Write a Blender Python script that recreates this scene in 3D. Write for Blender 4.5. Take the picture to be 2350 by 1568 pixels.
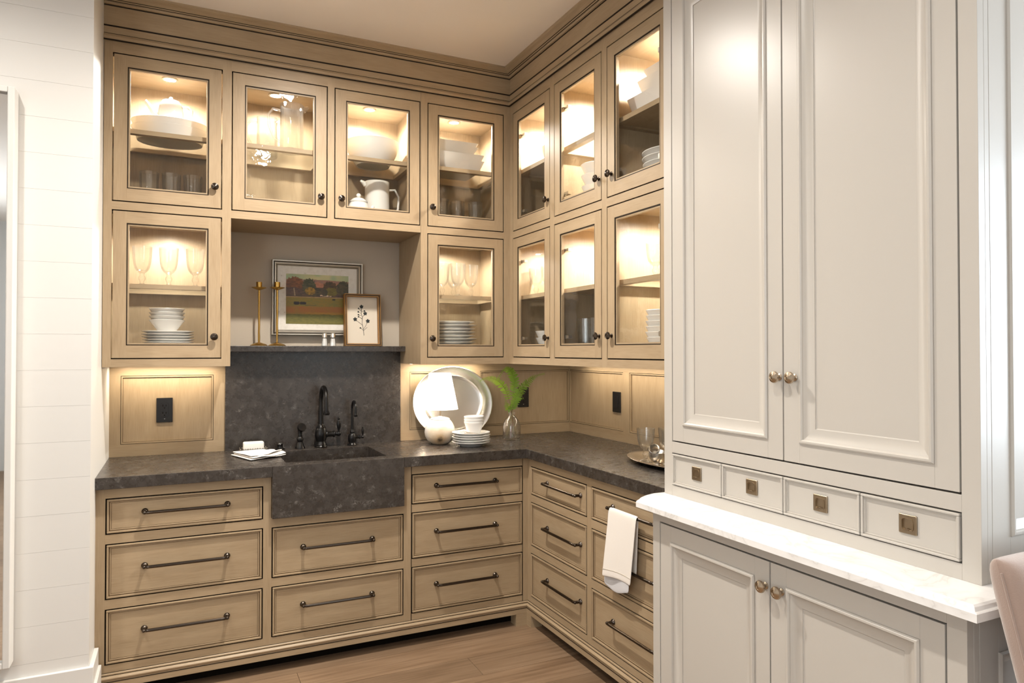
import bpy, bmesh, math, random
from mathutils import Vector, Matrix
R = random.Random(11)
PI = math.pi
S = bpy.context.scene
COL = S.collection
for o in list(bpy.data.objects):
    bpy.data.objects.remove(o, do_unlink=True)

# ------------------------------------------------------------------ camera
cam_d = bpy.data.cameras.new('camera'); cam = bpy.data.objects.new('camera', cam_d); COL.objects.link(cam)
cam_d.sensor_width = 36.0; cam_d.lens = 36.0 * 1592.6 / 2350.0; cam_d.clip_start = 0.02
cam.location = (0, 0, 1.424); cam.rotation_euler = (PI / 2 + 0.013, 0, -0.4459)
S.camera = cam
S.cycles.transparent_max_bounces = 40; S.cycles.max_bounces = 10; S.cycles.caustics_reflective = False; S.cycles.caustics_refractive = False
# ------------------------------------------------------------------ world, light, exposure
vs = S.view_settings
vs.view_transform = 'Standard'; vs.look = 'None'; vs.gamma = 1.0; vs.use_curve_mapping = False
vs.exposure = 0.02
W = bpy.data.worlds.new('world'); S.world = W; W.use_nodes = True
bg = W.node_tree.nodes['Background']; bg.inputs[0].default_value = (0.80, 0.90, 1.0, 1); bg.inputs[1].default_value = 3.0

ZC = 2.957          # ceiling height
WARM = (1.0, 0.935, 0.85); PUCKC = (1.0, 0.945, 0.865)

def spot(name, loc, power, angle=150, blend=0.6, radius=0.03, color=WARM, rot=(0, 0, 0)):
    l = bpy.data.lights.new(name, 'SPOT'); l.energy = power; l.spot_size = math.radians(angle); l.spot_blend = blend
    l.shadow_soft_size = radius; l.color = color
    o = bpy.data.objects.new(name, l); COL.objects.link(o); o.location = loc; o.rotation_euler = rot
    return o

def area(name, loc, rot, sx, sy, power, color, portal=False):
    l = bpy.data.lights.new(name, 'AREA'); l.shape = 'RECTANGLE'; l.size = sx; l.size_y = sy; l.energy = power; l.color = color
    if portal:
        l.cycles.is_portal = True
    o = bpy.data.objects.new(name, l); COL.objects.link(o); o.location = loc; o.rotation_euler = rot
    return o
# recessed ceiling downlights (the fittings themselves are built with the ceiling)
DOWN = [(0.57, 2.62, 190), (0.57, 1.20, 46), (-0.75, 2.20, 60), (-0.75, 0.70, 36), (0.57, -0.40, 30), (-0.75, -1.2, 24)]
for i, (x, y, p) in enumerate(DOWN):
    spot('downlight_beam', (x, y, ZC - 0.012), p * 1.35, 165, 1.0, 0.032)
# daylight through the windows of the room behind the camera
area('daylight_rear_window', (3.3, -3.88, 1.75), (-PI / 2, 0, 0), 3.0, 1.8, 30, (0.86, 0.93, 1.0))
area('daylight_left_window', (-2.16, -1.6, 1.75), (0, -PI / 2, 0), 1.8, 2.4, 50, (0.95, 0.97, 1.0))
area('daylight_side_window', (5.38, -1.2, 1.75), (0, PI / 2, 0), 1.8, 2.6, 210, (0.78, 0.89, 1.0))

# ------------------------------------------------------------------ materials
def newmat(name):
    m = bpy.data.materials.new(name); m.use_nodes = True
    nt = m.node_tree; b = nt.nodes['Principled BSDF']
    return m, nt, b
def N(nt, typ, **kw):
    n = nt.nodes.new(typ)
    for k, v in kw.items(): setattr(n, k, v)
    return n
def plain(name, col, rough=0.5, metal=0.0, spec=0.5, coat=0.0, sheen=0.0, bump=0.0, bscale=200):
    m, nt, b = newmat(name)
    b.inputs['Base Color'].default_value = (*col, 1); b.inputs['Roughness'].default_value = rough
    b.inputs['Metallic'].default_value = metal; b.inputs['Specular IOR Level'].default_value = spec
    b.inputs['Coat Weight'].default_value = coat; b.inputs['Sheen Weight'].default_value = sheen
    if bump:
        g = N(nt, 'ShaderNodeNewGeometry'); n = N(nt, 'ShaderNodeTexNoise'); n.inputs['Scale'].default_value = bscale
        bp = N(nt, 'ShaderNodeBump'); bp.inputs['Strength'].default_value = bump; bp.inputs['Distance'].default_value = 0.002
        nt.links.new(g.outputs['Position'], n.inputs['Vector']); nt.links.new(n.outputs[0], bp.inputs['Height']); nt.links.new(bp.outputs[0], b.inputs['Normal'])
    return m
def ramp(nt, stops):
    r = N(nt, 'ShaderNodeValToRGB'); e = r.color_ramp.elements
    while len(e) < len(stops): e.new(0.5)
    for i, (p, c) in enumerate(stops):
        e[i].position = p; e[i].color = (*c, 1) if len(c) == 3 else c
    return r

def wood_mat(name, c0, c1, c2, rough=0.42, su=5.0, sv=260.0, rnd=0.0, spec=0.35):
    """brushed / grained finish; UV: u runs along the grain, in metres"""
    m, nt, b = newmat(name); L = nt.links.new
    uv = N(nt, 'ShaderNodeUVMap'); mp = N(nt, 'ShaderNodeMapping'); mp.inputs['Scale'].default_value = (su, sv, 1)
    L(uv.outputs[0], mp.inputs[0])
    n1 = N(nt, 'ShaderNodeTexNoise'); n1.inputs['Scale'].default_value = 1.0; n1.inputs['Detail'].default_value = 4; L(mp.outputs[0], n1.inputs['Vector'])
    mp2 = N(nt, 'ShaderNodeMapping'); mp2.inputs['Scale'].default_value = (su * 0.35, sv * 0.06, 1); L(uv.outputs[0], mp2.inputs[0])
    n2 = N(nt, 'ShaderNodeTexNoise'); n2.inputs['Scale'].default_value = 1.0; n2.inputs['Detail'].default_value = 3; L(mp2.outputs[0], n2.inputs['Vector'])
    mx = N(nt, 'ShaderNodeMath', operation='MULTIPLY_ADD'); mx.inputs[1].default_value = 0.55; L(n1.outputs[0], mx.inputs[0])
    sc = N(nt, 'ShaderNodeMath', operation='MULTIPLY'); sc.inputs[1].default_value = 0.45; L(n2.outputs[0], sc.inputs[0]); L(sc.outputs[0], mx.inputs[2])
    r = ramp(nt, [(0.33, c0), (0.5, c1), (0.66, c2)]); L(mx.outputs[0], r.inputs[0])
    out = r.outputs[0]
    if rnd:
        oi = N(nt, 'ShaderNodeObjectInfo'); hs = N(nt, 'ShaderNodeHueSaturation')
        mr = N(nt, 'ShaderNodeMapRange'); mr.inputs[3].default_value = 1 - rnd; mr.inputs[4].default_value = 1 + rnd
        L(oi.outputs['Random'], mr.inputs[0]); L(mr.outputs[0], hs.inputs['Value']); L(out, hs.inputs['Color']); out = hs.outputs[0]
    L(out, b.inputs['Base Color']); b.inputs['Roughness'].default_value = rough; b.inputs['Specular IOR Level'].default_value = spec
    bp = N(nt, 'ShaderNodeBump'); bp.inputs['Strength'].default_value = 0.06; bp.inputs['Distance'].default_value = 0.002
    L(mx.outputs[0], bp.inputs['Height']); L(bp.outputs[0], b.inputs['Normal'])
    return m

def stone_mat():
    m, nt, b = newmat('dark_stone'); L = nt.links.new
    g = N(nt, 'ShaderNodeNewGeometry')
    n1 = N(nt, 'ShaderNodeTexNoise'); n1.inputs['Scale'].default_value = 24; n1.inputs['Detail'].default_value = 9; n1.inputs['Roughness'].default_value = 0.78
    n1.inputs['Distortion'].default_value = 0.15
    L(g.outputs['Position'], n1.inputs['Vector'])
    r1 = ramp(nt, [(0.30, (0.026, 0.020, 0.016)), (0.5, (0.037, 0.030, 0.025)), (0.74, (0.060, 0.051, 0.044))]); L(n1.outputs[0], r1.inputs[0])
    # pale curls: thin bands of a warped noise, kept to patches
    n2 = N(nt, 'ShaderNodeTexNoise'); n2.inputs['Scale'].default_value = 60; n2.inputs['Detail'].default_value = 5; n2.inputs['Roughness'].default_value = 0.6; n2.inputs['Distortion'].default_value = 0.8
    L(g.outputs['Position'], n2.inputs['Vector'])
    d = N(nt, 'ShaderNodeMath', operation='SUBTRACT'); d.inputs[1].default_value = 0.5; L(n2.outputs[0], d.inputs[0])
    a = N(nt, 'ShaderNodeMath', operation='ABSOLUTE'); L(d.outputs[0], a.inputs[0])
    rv = ramp(nt, [(0.0, (1, 1, 1)), (0.035, (0, 0, 0))]); L(a.outputs[0], rv.inputs[0])
    n3 = N(nt, 'ShaderNodeTexNoise'); n3.inputs['Scale'].default_value = 30; n3.inputs['Detail'].default_value = 5; L(g.outputs['Position'], n3.inputs['Vector'])
    rp = ramp(nt, [(0.53, (0, 0, 0)), (0.68, (1, 1, 1))]); L(n3.outputs[0], rp.inputs[0])
    mu = N(nt, 'ShaderNodeMath', operation='MULTIPLY'); L(rv.outputs[0], mu.inputs[0]); L(rp.outputs[0], mu.inputs[1])
    mix = N(nt, 'ShaderNodeMix', data_type='RGBA'); L(mu.outputs[0], mix.inputs[0]); L(r1.outputs[0], mix.inputs[6]); mix.inputs[7].default_value = (0.20, 0.185, 0.17, 1)
    L(mix.outputs[2], b.inputs['Base Color'])
    rr = N(nt, 'ShaderNodeMapRange'); rr.inputs[3].default_value = 0.14; rr.inputs[4].default_value = 0.42; L(n1.outputs[0], rr.inputs[0]); L(rr.outputs[0], b.inputs['Roughness'])
    bp = N(nt, 'ShaderNodeBump'); bp.inputs['Strength'].default_value = 0.035; bp.inputs['Distance'].default_value = 0.002; L(n1.outputs[0], bp.inputs['Height']); L(bp.outputs[0], b.inputs['Normal'])
    return m
def marble_mat():
    m, nt, b = newmat('white_marble'); L = nt.links.new
    g = N(nt, 'ShaderNodeNewGeometry')
    n2 = N(nt, 'ShaderNodeTexNoise'); n2.inputs['Scale'].default_value = 5; n2.inputs['Detail'].default_value = 6; n2.inputs['Distortion'].default_value = 2.0
    L(g.outputs['Position'], n2.inputs['Vector'])
    d = N(nt, 'ShaderNodeMath', operation='SUBTRACT'); d.inputs[1].default_value = 0.5; L(n2.outputs[0], d.inputs[0])
    a = N(nt, 'ShaderNodeMath', operation='ABSOLUTE'); L(d.outputs[0], a.inputs[0])
    r = ramp(nt, [(0.0, (0.66, 0.64, 0.62)), (0.02, (0.75, 0.735, 0.715)), (0.10, (0.80, 0.79, 0.775))]); L(a.outputs[0], r.inputs[0])
    L(r.outputs[0], b.inputs['Base Color']); b.inputs['Roughness'].default_value = 0.28
    return m
def glass_mat(name, tint=(1, 1, 1), ior=1.45, wavy=0.0, rough=0.0, gain=1.0, caustic_haze=0.0, refr=0.0):
    """thin glass: what is not mirrored by Fresnel passes straight through"""
    m = bpy.data.materials.new(name); m.use_nodes = True; nt = m.node_tree; L = nt.links.new
    nt.nodes.remove(nt.nodes['Principled BSDF']); out = nt.nodes['Material Output']
    t = N(nt, 'ShaderNodeBsdfTransparent'); t.inputs[0].default_value = (*tint, 1)
    gl = N(nt, 'ShaderNodeBsdfGlossy'); gl.inputs['Roughness'].default_value = rough
    f0 = ((ior - 1) / (ior + 1)) ** 2
    lw = N(nt, 'ShaderNodeLayerWeight'); lw.inputs[0].default_value = 0.5
    pw = N(nt, 'ShaderNodeMath', operation='POWER'); pw.inputs[1].default_value = 5.0; L(lw.outputs['Facing'], pw.inputs[0])
    mul = N(nt, 'ShaderNodeMath', operation='MULTIPLY_ADD'); mul.inputs[1].default_value = (1 - f0) * gain; mul.inputs[2].default_value = f0 * gain; mul.use_clamp = True; L(pw.outputs[0], mul.inputs[0])
    mix = N(nt, 'ShaderNodeMixShader'); L(mul.outputs[0], mix.inputs[0]); 
    body = t
    if refr:
        rf = N(nt, 'ShaderNodeBsdfRefraction'); rf.inputs['IOR'].default_value = 1.35; rf.inputs['Roughness'].default_value = 0.0; rm = N(nt, 'ShaderNodeMixShader'); rm.inputs[0].default_value = refr
        L(t.outputs[0], rm.inputs[1]); L(rf.outputs[0], rm.inputs[2]); body = rm; t = rm
    if caustic_haze:  # white scatter mixed in to imitate the glow of caustics
        tr = N(nt, 'ShaderNodeBsdfTranslucent'); tr.inputs[0].default_value = (1, 1, 1, 1); di = N(nt, 'ShaderNodeBsdfDiffuse'); di.inputs[0].default_value = (1, 1, 1, 1)
        ad = N(nt, 'ShaderNodeMixShader'); L(tr.outputs[0], ad.inputs[1]); L(di.outputs[0], ad.inputs[2]); hm = N(nt, 'ShaderNodeMixShader'); hm.inputs[0].default_value = caustic_haze; L(t.outputs[0], hm.inputs[1]); L(ad.outputs[0], hm.inputs[2]); body = hm
    L(body.outputs[0], mix.inputs[1]); L(gl.outputs[0], mix.inputs[2]); L(mix.outputs[0], out.inputs[0])
    if wavy:
        g = N(nt, 'ShaderNodeNewGeometry'); n = N(nt, 'ShaderNodeTexNoise'); n.inputs['Scale'].default_value = 14; n.inputs['Detail'].default_value = 3
        bp = N(nt, 'ShaderNodeBump'); bp.inputs['Strength'].default_value = wavy; bp.inputs['Distance'].default_value = 0.01
        L(g.outputs['Position'], n.inputs['Vector']); L(n.outputs[0], bp.inputs['Height']); L(bp.outputs[0], gl.inputs['Normal'])
    return m
def emit_mat(name, col, strength, translucent=False):
    m, nt, b = newmat(name)
    b.inputs['Base Color'].default_value = (*col, 1); b.inputs['Emission Color'].default_value = (*col, 1); b.inputs['Emission Strength'].default_value = strength
    return m
def alabaster_mat():
    m, nt, b = newmat('alabaster'); L = nt.links.new
    tc = N(nt, 'ShaderNodeTexCoord')
    n = N(nt, 'ShaderNodeTexNoise'); n.inputs['Scale'].default_value = 24; n.inputs['Detail'].default_value = 6; L(tc.outputs['Object'], n.inputs['Vector'])
    # an amber stain with a dark heart low on the globe, its own mark in the stone
    ds = N(nt, 'ShaderNodeVectorMath', operation='DISTANCE'); ds.inputs[1].default_value = (-0.028, -0.064, 0.034); L(tc.outputs['Object'], ds.inputs[0])
    ad = N(nt, 'ShaderNodeMath', operation='MULTIPLY_ADD'); ad.inputs[1].default_value = 0.06; L(n.outputs[0], ad.inputs[0]); L(ds.outputs['Value'], ad.inputs[2])
    r = ramp(nt, [(0.034, (0.10, 0.06, 0.03)), (0.050, (0.60, 0.42, 0.24)), (0.090, (0.80, 0.68, 0.52)), (0.13, (0.86, 0.83, 0.78))]); L(ad.outputs[0], r.inputs[0])
    L(r.outputs[0], b.inputs['Base Color']); b.inputs['Roughness'].default_value = 0.3
    b.inputs['Subsurface Weight'].default_value = 0.0
    return m

M = {}
M['wood'] = wood_mat('glazed_wood', (0.300, 0.216, 0.128), (0.355, 0.262, 0.162), (0.392, 0.295, 0.186), sv=330.0, su=13.0)
M['glaze'] = plain('dark_glaze', (0.018, 0.011, 0.006), 0.6, spec=0.2)
M['glaze_soft'] = plain('brown_glaze', (0.10, 0.062, 0.032), 0.5, spec=0.2)
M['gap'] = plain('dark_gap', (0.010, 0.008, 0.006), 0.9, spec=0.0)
M['paint'] = plain('greige_lacquer', (0.485, 0.455, 0.412), 0.33, spec=0.5)
M['white'] = plain('white_paint', (0.665, 0.65, 0.622), 0.45, spec=0.4)
M['ceil'] = plain('ceiling_paint', (0.82, 0.76, 0.70), 0.8, spec=0.2)
M['niche'] = plain('niche_paint', (0.50, 0.435, 0.35), 0.7, spec=0.2)
M['stone'] = stone_mat(); M['marble'] = marble_mat()
M['bronze'] = plain('dark_bronze', (0.085, 0.068, 0.055), 0.22, 1.0)
M['nickel'] = plain('aged_nickel', (0.46, 0.38, 0.29), 0.26, 1.0)
M['pewter'] = plain('antique_brass', (0.33, 0.26, 0.18), 0.35, 1.0)
M['brass'] = plain('brass', (0.50, 0.31, 0.085), 0.30, 1.0, bump=0.3, bscale=120)
M['silver'] = plain('polished_silver', (0.92, 0.91, 0.89), 0.27, 1.0, bump=0.03, bscale=30)
M['old_silver'] = plain('dull_silver', (0.62, 0.57, 0.50), 0.24, 1.0)
M['steel'] = plain('hinge_steel', (0.72, 0.70, 0.66), 0.3, 1.0)
M['black'] = plain('black_bronze', (0.0045, 0.004, 0.004), 0.32, 0.0, spec=0.32)
M['plastic'] = plain('black_plastic', (0.008, 0.008, 0.009), 0.25)
M['ceramic'] = plain('white_ceramic', (0.80, 0.785, 0.76), 0.14)
M['glass'] = glass_mat('clear_glass', (0.985, 0.99, 0.985), 1.5, gain=1.35, caustic_haze=0.010, refr=0.2)
M['pane'] = glass_mat('wavy_pane_glass', (0.985, 0.985, 0.975), 1.42, wavy=0.10)
M['sheet'] = glass_mat('shelf_glass', (0.97, 0.985, 0.97), 1.45)
M['water'] = glass_mat('water', (0.96, 0.95, 0.93), 1.33)
M['mirror'] = plain('mirror_silvering', (0.86, 0.88, 0.88), 0.02, 1.0)
M['oak'] = wood_mat('oak_floor', (0.150, 0.092, 0.052), (0.225, 0.146, 0.088), (0.280, 0.190, 0.120), 0.42, 3.0, 55.0, rnd=0.11)
M['linen'] = plain('linen', (0.80, 0.755, 0.70), 0.9, spec=0.1, sheen=0.2, bump=0.35, bscale=900)
M['towel_shaded'] = plain('shaded_towel_linen', (0.62, 0.62, 0.64), 0.95, spec=0.1, bump=0.35, bscale=900)  # same towel linen, with the under layer's bluish shade put into the colour
M['velvet'] = plain('blush_velvet', (0.31, 0.225, 0.185), 0.85, spec=0.15, sheen=0.6, bump=0.2, bscale=350)
M['soap'] = plain('soap', (0.85, 0.83, 0.78), 0.5)
M['puck'] = emit_mat('puck_lens', (1.0, 0.92, 0.80), 30.0)
M['lens'] = emit_mat('downlight_lens', (1.0, 0.90, 0.76), 22.0)
M['led'] = emit_mat('led_lens', (1.0, 0.88, 0.70), 6.0)
M['shade'] = emit_mat('lit_lamp_shade', (1.0, 0.93, 0.84), 2.6)
M['alabaster'] = alabaster_mat()
def leaf_mat():
    m, nt, b = newmat('fern_leaf'); b.inputs['Base Color'].default_value = (0.21, 0.38, 0.045, 1); b.inputs['Roughness'].default_value = 0.4
    t = N(nt, 'ShaderNodeBsdfTranslucent'); t.inputs[0].default_value = (0.36, 0.54, 0.06, 1); mx = N(nt, 'ShaderNodeMixShader'); mx.inputs[0].default_value = 0.4
    nt.links.new(b.outputs[0], mx.inputs[1]); nt.links.new(t.outputs[0], mx.inputs[2]); nt.links.new(mx.outputs[0], nt.nodes['Material Output'].inputs[0]); return m
M['leaf'] = leaf_mat()
M['stem'] = plain('plant_stem', (0.22, 0.20, 0.06), 0.6)
M['brown_stem'] = plain('brown_stem', (0.16, 0.06, 0.03), 0.6)
M['gold_frame'] = plain('worn_gold_frame', (0.33, 0.17, 0.055), 0.42, 0.6, bump=0.3, bscale=90)
M['silver_frame'] = plain('silver_leaf_frame', (0.62, 0.57, 0.49), 0.33, 0.85)
M['frame_dark'] = plain('frame_dark_line', (0.035, 0.025, 0.016), 0.6)  # near-black tone for the thin lines on both picture frames
M['paper'] = plain('cream_paper', (0.60, 0.535, 0.44), 0.85, spec=0.1)
M['ink'] = plain('dark_pressed_flower', (0.018, 0.022, 0.022), 0.8)
M['leg'] = plain('dark_leg_wood', (0.05, 0.035, 0.025), 0.4)

def mat_leaf_mat():
    m, nt, b = newmat('silver_leaf_mat'); L = nt.links.new
    g = N(nt, 'ShaderNodeNewGeometry'); n = N(nt, 'ShaderNodeTexNoise'); n.inputs['Scale'].default_value = 60; n.inputs['Detail'].default_value = 6
    L(g.outputs['Position'], n.inputs['Vector'])
    r = ramp(nt, [(0.25, (0.40, 0.36, 0.30)), (0.34, (0.64, 0.60, 0.53)), (0.6, (0.70, 0.665, 0.60))]); L(n.outputs[0], r.inputs[0]); L(r.outputs[0], b.inputs['Base Color'])
    b.inputs['Roughness'].default_value = 0.5
    return m
M['leaf_mat'] = mat_leaf_mat()

# ------------------------------------------------------------------ mesh builder
class Fr:
    """a facing plane: u to the right, v up, n outward"""
    def __init__(s, o, eu, ev, en): s.o, s.eu, s.ev, s.en = Vector(o), Vector(eu), Vector(ev), Vector(en)
    def p(s, u, v, n): return s.o + s.eu * u + s.ev * v + s.en * n
def FB(y): return Fr((0, y, 0), (1, 0, 0), (0, 0, 1), (0, -1, 0))      # faces -Y, u = X
def FX(x): return Fr((x, 0, 0), (0, -1, 0), (0, 0, 1), (-1, 0, 0))     # faces -X, u = -Y
WORLD = Fr((0, 0, 0), (1, 0, 0), (0, 1, 0), (0, 0, 1))

class MB:
    def __init__(s): s.v, s.f, s.uv, s.sm = [], [], [], []
    def face(s, idx, uvs=None, smooth=False):
        s.f.append(tuple(idx)); s.uv.append(uvs or [(0, 0)] * len(idx)); s.sm.append(smooth)
    def box(s, fr, u0, u1, v0, v1, n0, n1, grain=None):
        a = [u1 - u0, v1 - v0, n1 - n0]
        g = {'u': 0, 'v': 1, 'n': 2}.get(grain, a.index(max(a)))
        b = len(s.v); C = []
        for k in range(8):
            c = (u1 if k & 1 else u0, v1 if k & 2 else v0, n1 if k & 4 else n0)
            C.append(c); s.v.append(fr.p(*c))
        ox, oy = R.uniform(0, 40), R.uniform(0, 40)
        for q in ((0, 2, 3, 1), (4, 5, 7, 6), (0, 1, 5, 4), (2, 6, 7, 3), (0, 4, 6, 2), (1, 3, 7, 5)):
            ax = [i for i in range(3) if len({C[k][i] for k in q}) > 1]
            if len(ax) < 2: ax = [0, 1]
            if g in ax: ga = g; ca = [i for i in ax if i != g][0]
            else: ga, ca = ax[0], ax[1]
            s.face([b + k for k in q], [(C[k][ga] + ox, C[k][ca] + oy) for k in q])
        return s
    def grid(s, pts, smooth=True, closed_u=False, closed_v=False):
        nu, nv = len(pts), len(pts[0]); b = len(s.v)
        for row in pts: s.v.extend(Vector(p) for p in row)
        for i in range(nu - (0 if closed_u else 1)):
            for j in range(nv - (0 if closed_v else 1)):
                i2, j2 = (i + 1) % nu, (j + 1) % nv
                s.face([b + i * nv + j, b + i2 * nv + j, b + i2 * nv + j2, b + i * nv + j2], [(i * .02, j * .02), ((i + 1) * .02, j * .02), ((i + 1) * .02, (j + 1) * .02), (i * .02, (j + 1) * .02)], smooth)
        return s
    def lathe(s, prof, segs=32, c=(0, 0, 0), axis=None, sx=1.0, sy=1.0, close=False):
        """prof: (r, z) list, outline from bottom axis round to the top; axis: Matrix"""
        c = Vector(c); ring = []
        pr = prof + ([prof[0]] if close else [])
        for r, z in pr:
            row = []
            for k in range(segs):
                a = 2 * PI * k / segs
                p = Vector((r * math.cos(a) * sx, r * math.sin(a) * sy, z))
                if axis: p = axis @ p
                row.append(c + p)
            ring.append(row)
        b = len(s.v)
        for row in ring: s.v.extend(row)
        for i in range(len(pr) - 1):
            for k in range(segs):
                k2 = (k + 1) % segs
                A, B, C_, D = b + i * segs + k, b + i * segs + k2, b + (i + 1) * segs + k2, b + (i + 1) * segs + k
                if pr[i][0] < 1e-7: s.face([A, C_, D], None, True)
                elif pr[i + 1][0] < 1e-7: s.face([A, B, C_], None, True)
                else: s.face([A, B, C_, D], None, True)
        return s
    def tube(s, pts, rad, segs=10, cap=True):
        pts = [Vector(p) for p in pts]; n = len(pts); rows = []
        if not hasattr(rad, '__len__'): rad = [rad] * n
        up = None
        for i, p in enumerate(pts):
            t = (pts[min(i + 1, n - 1)] - pts[max(i - 1, 0)]).normalized()
            if up is None:
                up = Vector((0, 0, 1)) if abs(t.z) < 0.9 else Vector((1, 0, 0))
            a = (up - t * up.dot(t)).normalized(); b_ = t.cross(a); up = a
            rows.append([p + (a * math.cos(2 * PI * k / segs) + b_ * math.sin(2 * PI * k / segs)) * rad[i] for k in range(segs)])
        b = len(s.v); s.grid(rows, True, False, True)
        if cap:
            s.face([b + k for k in range(segs)]); s.face([b + (n - 1) * segs + k for k in reversed(range(segs))])
        return s
    def prism(s, poly, fr, n0, n1):
        b = len(s.v); k = len(poly)
        for u, v in poly: s.v.append(fr.p(u, v, n0))
        for u, v in poly: s.v.append(fr.p(u, v, n1))
        s.face([b + i for i in reversed(range(k))], [(poly[i][0], poly[i][1]) for i in reversed(range(k))]); s.face([b + k + i for i in range(k)], [(p[0], p[1]) for p in poly])
        for i in range(k):
            j = (i + 1) % k; s.face([b + i, b + j, b + k + j, b + k + i], [(0, 0), (.1, 0), (.1, .1), (0, .1)])
        return s
    def ball(s, c, r, segs=16, rings=10, sx=1, sy=1, sz=1):
        prof = [(r * math.sin(PI * i / rings), -r * math.cos(PI * i / rings) * sz) for i in range(rings + 1)]
        prof[0] = (0, -r * sz); prof[-1] = (0, r * sz)
        return s.lathe(prof, segs, c, None, sx, sy)

ORG = {}
def mesh_of(mb, name, org=(0, 0, 0), sharp=35):
    org = Vector(org); me = bpy.data.meshes.new(name)
    me.from_pydata([tuple(p - org) for p in mb.v], [], mb.f)
    ul = me.uv_layers.new(name='UVMap'); flat = [c for face in mb.uv for uv in face for c in uv]
    ul.data.foreach_set('uv', flat)
    me.polygons.foreach_set('use_smooth', mb.sm)
    if any(mb.sm) and sharp: me.set_sharp_from_angle(angle=math.radians(sharp))
    me.update(); return me
def thing(name, label, cat, loc=(0, 0, 0), group=None):
    o = bpy.data.objects.new(name, None); COL.objects.link(o); o.location = loc; o.empty_display_size = 0.05
    tag(o, label, cat, group); ORG[o.name] = Vector(loc); return o
def tag(o, label, cat, group=None):
    o['label'] = label; o['category'] = cat
    if group: o['group'] = group
    return o
def ob(name, mb, mat, parent=None, bevel=0.0, label=None, sharp=35, loc=None, recalc=True):
    """one mesh object; vertices are in world space, stored about the thing's origin"""
    org = ORG[parent.name] if parent else Vector(loc or (0, 0, 0))
    me = mesh_of(mb, name, org, sharp); me.materials.append(M[mat] if isinstance(mat, str) else mat)
    if recalc:
        bm = bmesh.new(); bm.from_mesh(me); bmesh.ops.recalc_face_normals(bm, faces=bm.faces); bm.to_mesh(me); bm.free()
    o = bpy.data.objects.new(name, me); COL.objects.link(o)
    if parent: o.parent = parent; ORG[o.name] = org
    else: o.location = org; ORG[o.name] = org
    if bevel:
        b = o.modifiers.new('bevel', 'BEVEL'); b.width = bevel; b.segments = 2; b.limit_method = 'ANGLE'; b.harden_normals = False
    if label: o['label'] = label
    return o
def inst(name, me, parent, loc, rot=(0, 0, 0)):
    """a piece that shares mesh data; loc in world space"""
    o = bpy.data.objects.new(name, me); COL.objects.link(o); o.parent = parent
    o.location = Vector(loc) - ORG[parent.name]; o.rotation_euler = rot; ORG[o.name] = ORG[parent.name]; return o
def struct(name, mb, mat, parent=None, bevel=0.0, label=None, loc=None):
    o = ob(name, mb, mat, parent, bevel, label, loc=loc)
    if not parent: o['kind'] = 'structure'
    return o
def copy_thing(src, loc, label, rz=0.0):
    r = src.copy(); COL.objects.link(r); r.location = loc; r.rotation_euler.z = rz; r['label'] = label; ORG[r.name] = Vector(loc)
    for ch in src.children:
        c = ch.copy(); COL.objects.link(c); c.parent = r
        for g in ch.children:
            d = g.copy(); COL.objects.link(d); d.parent = c
    return r
ORDN = ['lowest', 'second from the bottom', 'third from the bottom', 'fourth from the bottom', 'fifth from the bottom', 'sixth from the bottom', 'seventh from the bottom', 'eighth from the bottom', 'ninth from the bottom', 'tenth from the bottom']

# ------------------------------------------------------------------ main planes (metres)
YU, YW, YB, YC = 3.434, 3.814, 3.249, 3.216      # upper face, wall panels, base face, counter front (back run)
XU, XW, XB, XC = 1.629, 2.2255, 1.645, 1.6195    # the same on the right run
XL = -0.304                                       # left end at the shiplap wall
ZT = 0.914                                        # counter top

# ------------------------------------------------------------------ setting
def planks():
    fl = MB().box(WORLD, -2.3, 5.6, -4.1, 3.9, -0.08, -0.012)
    fo = struct('floor', fl, 'gap'); fo['label'] = 'light brown oak plank floor'
    w = 0.185; y = 3.93; r = 0
    rr = random.Random(5); cache = {}
    joints = {4: 0.672}
    while y - w > -4.05:
        x = -2.28 - rr.uniform(0, 1.6)
        if r == 3: x = 0.672 - 2.2 - 1.1
        while x < 5.55:
            ln = rr.choice([1.4, 1.8, 2.2])
            if r == 3: ln = 2.2 if x < 0 else 1.9
            x0, x1 = max(x, -2.28), min(x + ln, 5.58)
            x += ln
            if x1 - x0 < 0.08: continue
            if y < -0.6 and False: continue
            m = MB().box(Fr((x0, y - w, 0), (1, 0, 0), (0, 1, 0), (0, 0, 1)), 0.0008, x1 - x0 - 0.0008, 0.0008, w - 0.0008, -0.012, 0.0, 'u')
            struct('plank', m, 'oak', fo)
        y -= w; r += 1
planks()
c = struct('ceiling', MB().box(WORLD, -2.3, 5.6, -4.1, 3.95, ZC, ZC + 0.08), 'ceil')
struct('wall_back', MB().box(WORLD, -0.32, 2.34, 3.842, 3.95, 0, ZC), 'niche')
struct('wall_right', MB().box(WORLD, 2.254, 2.36, 0.90, 3.842, 0, ZC), 'white')
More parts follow.
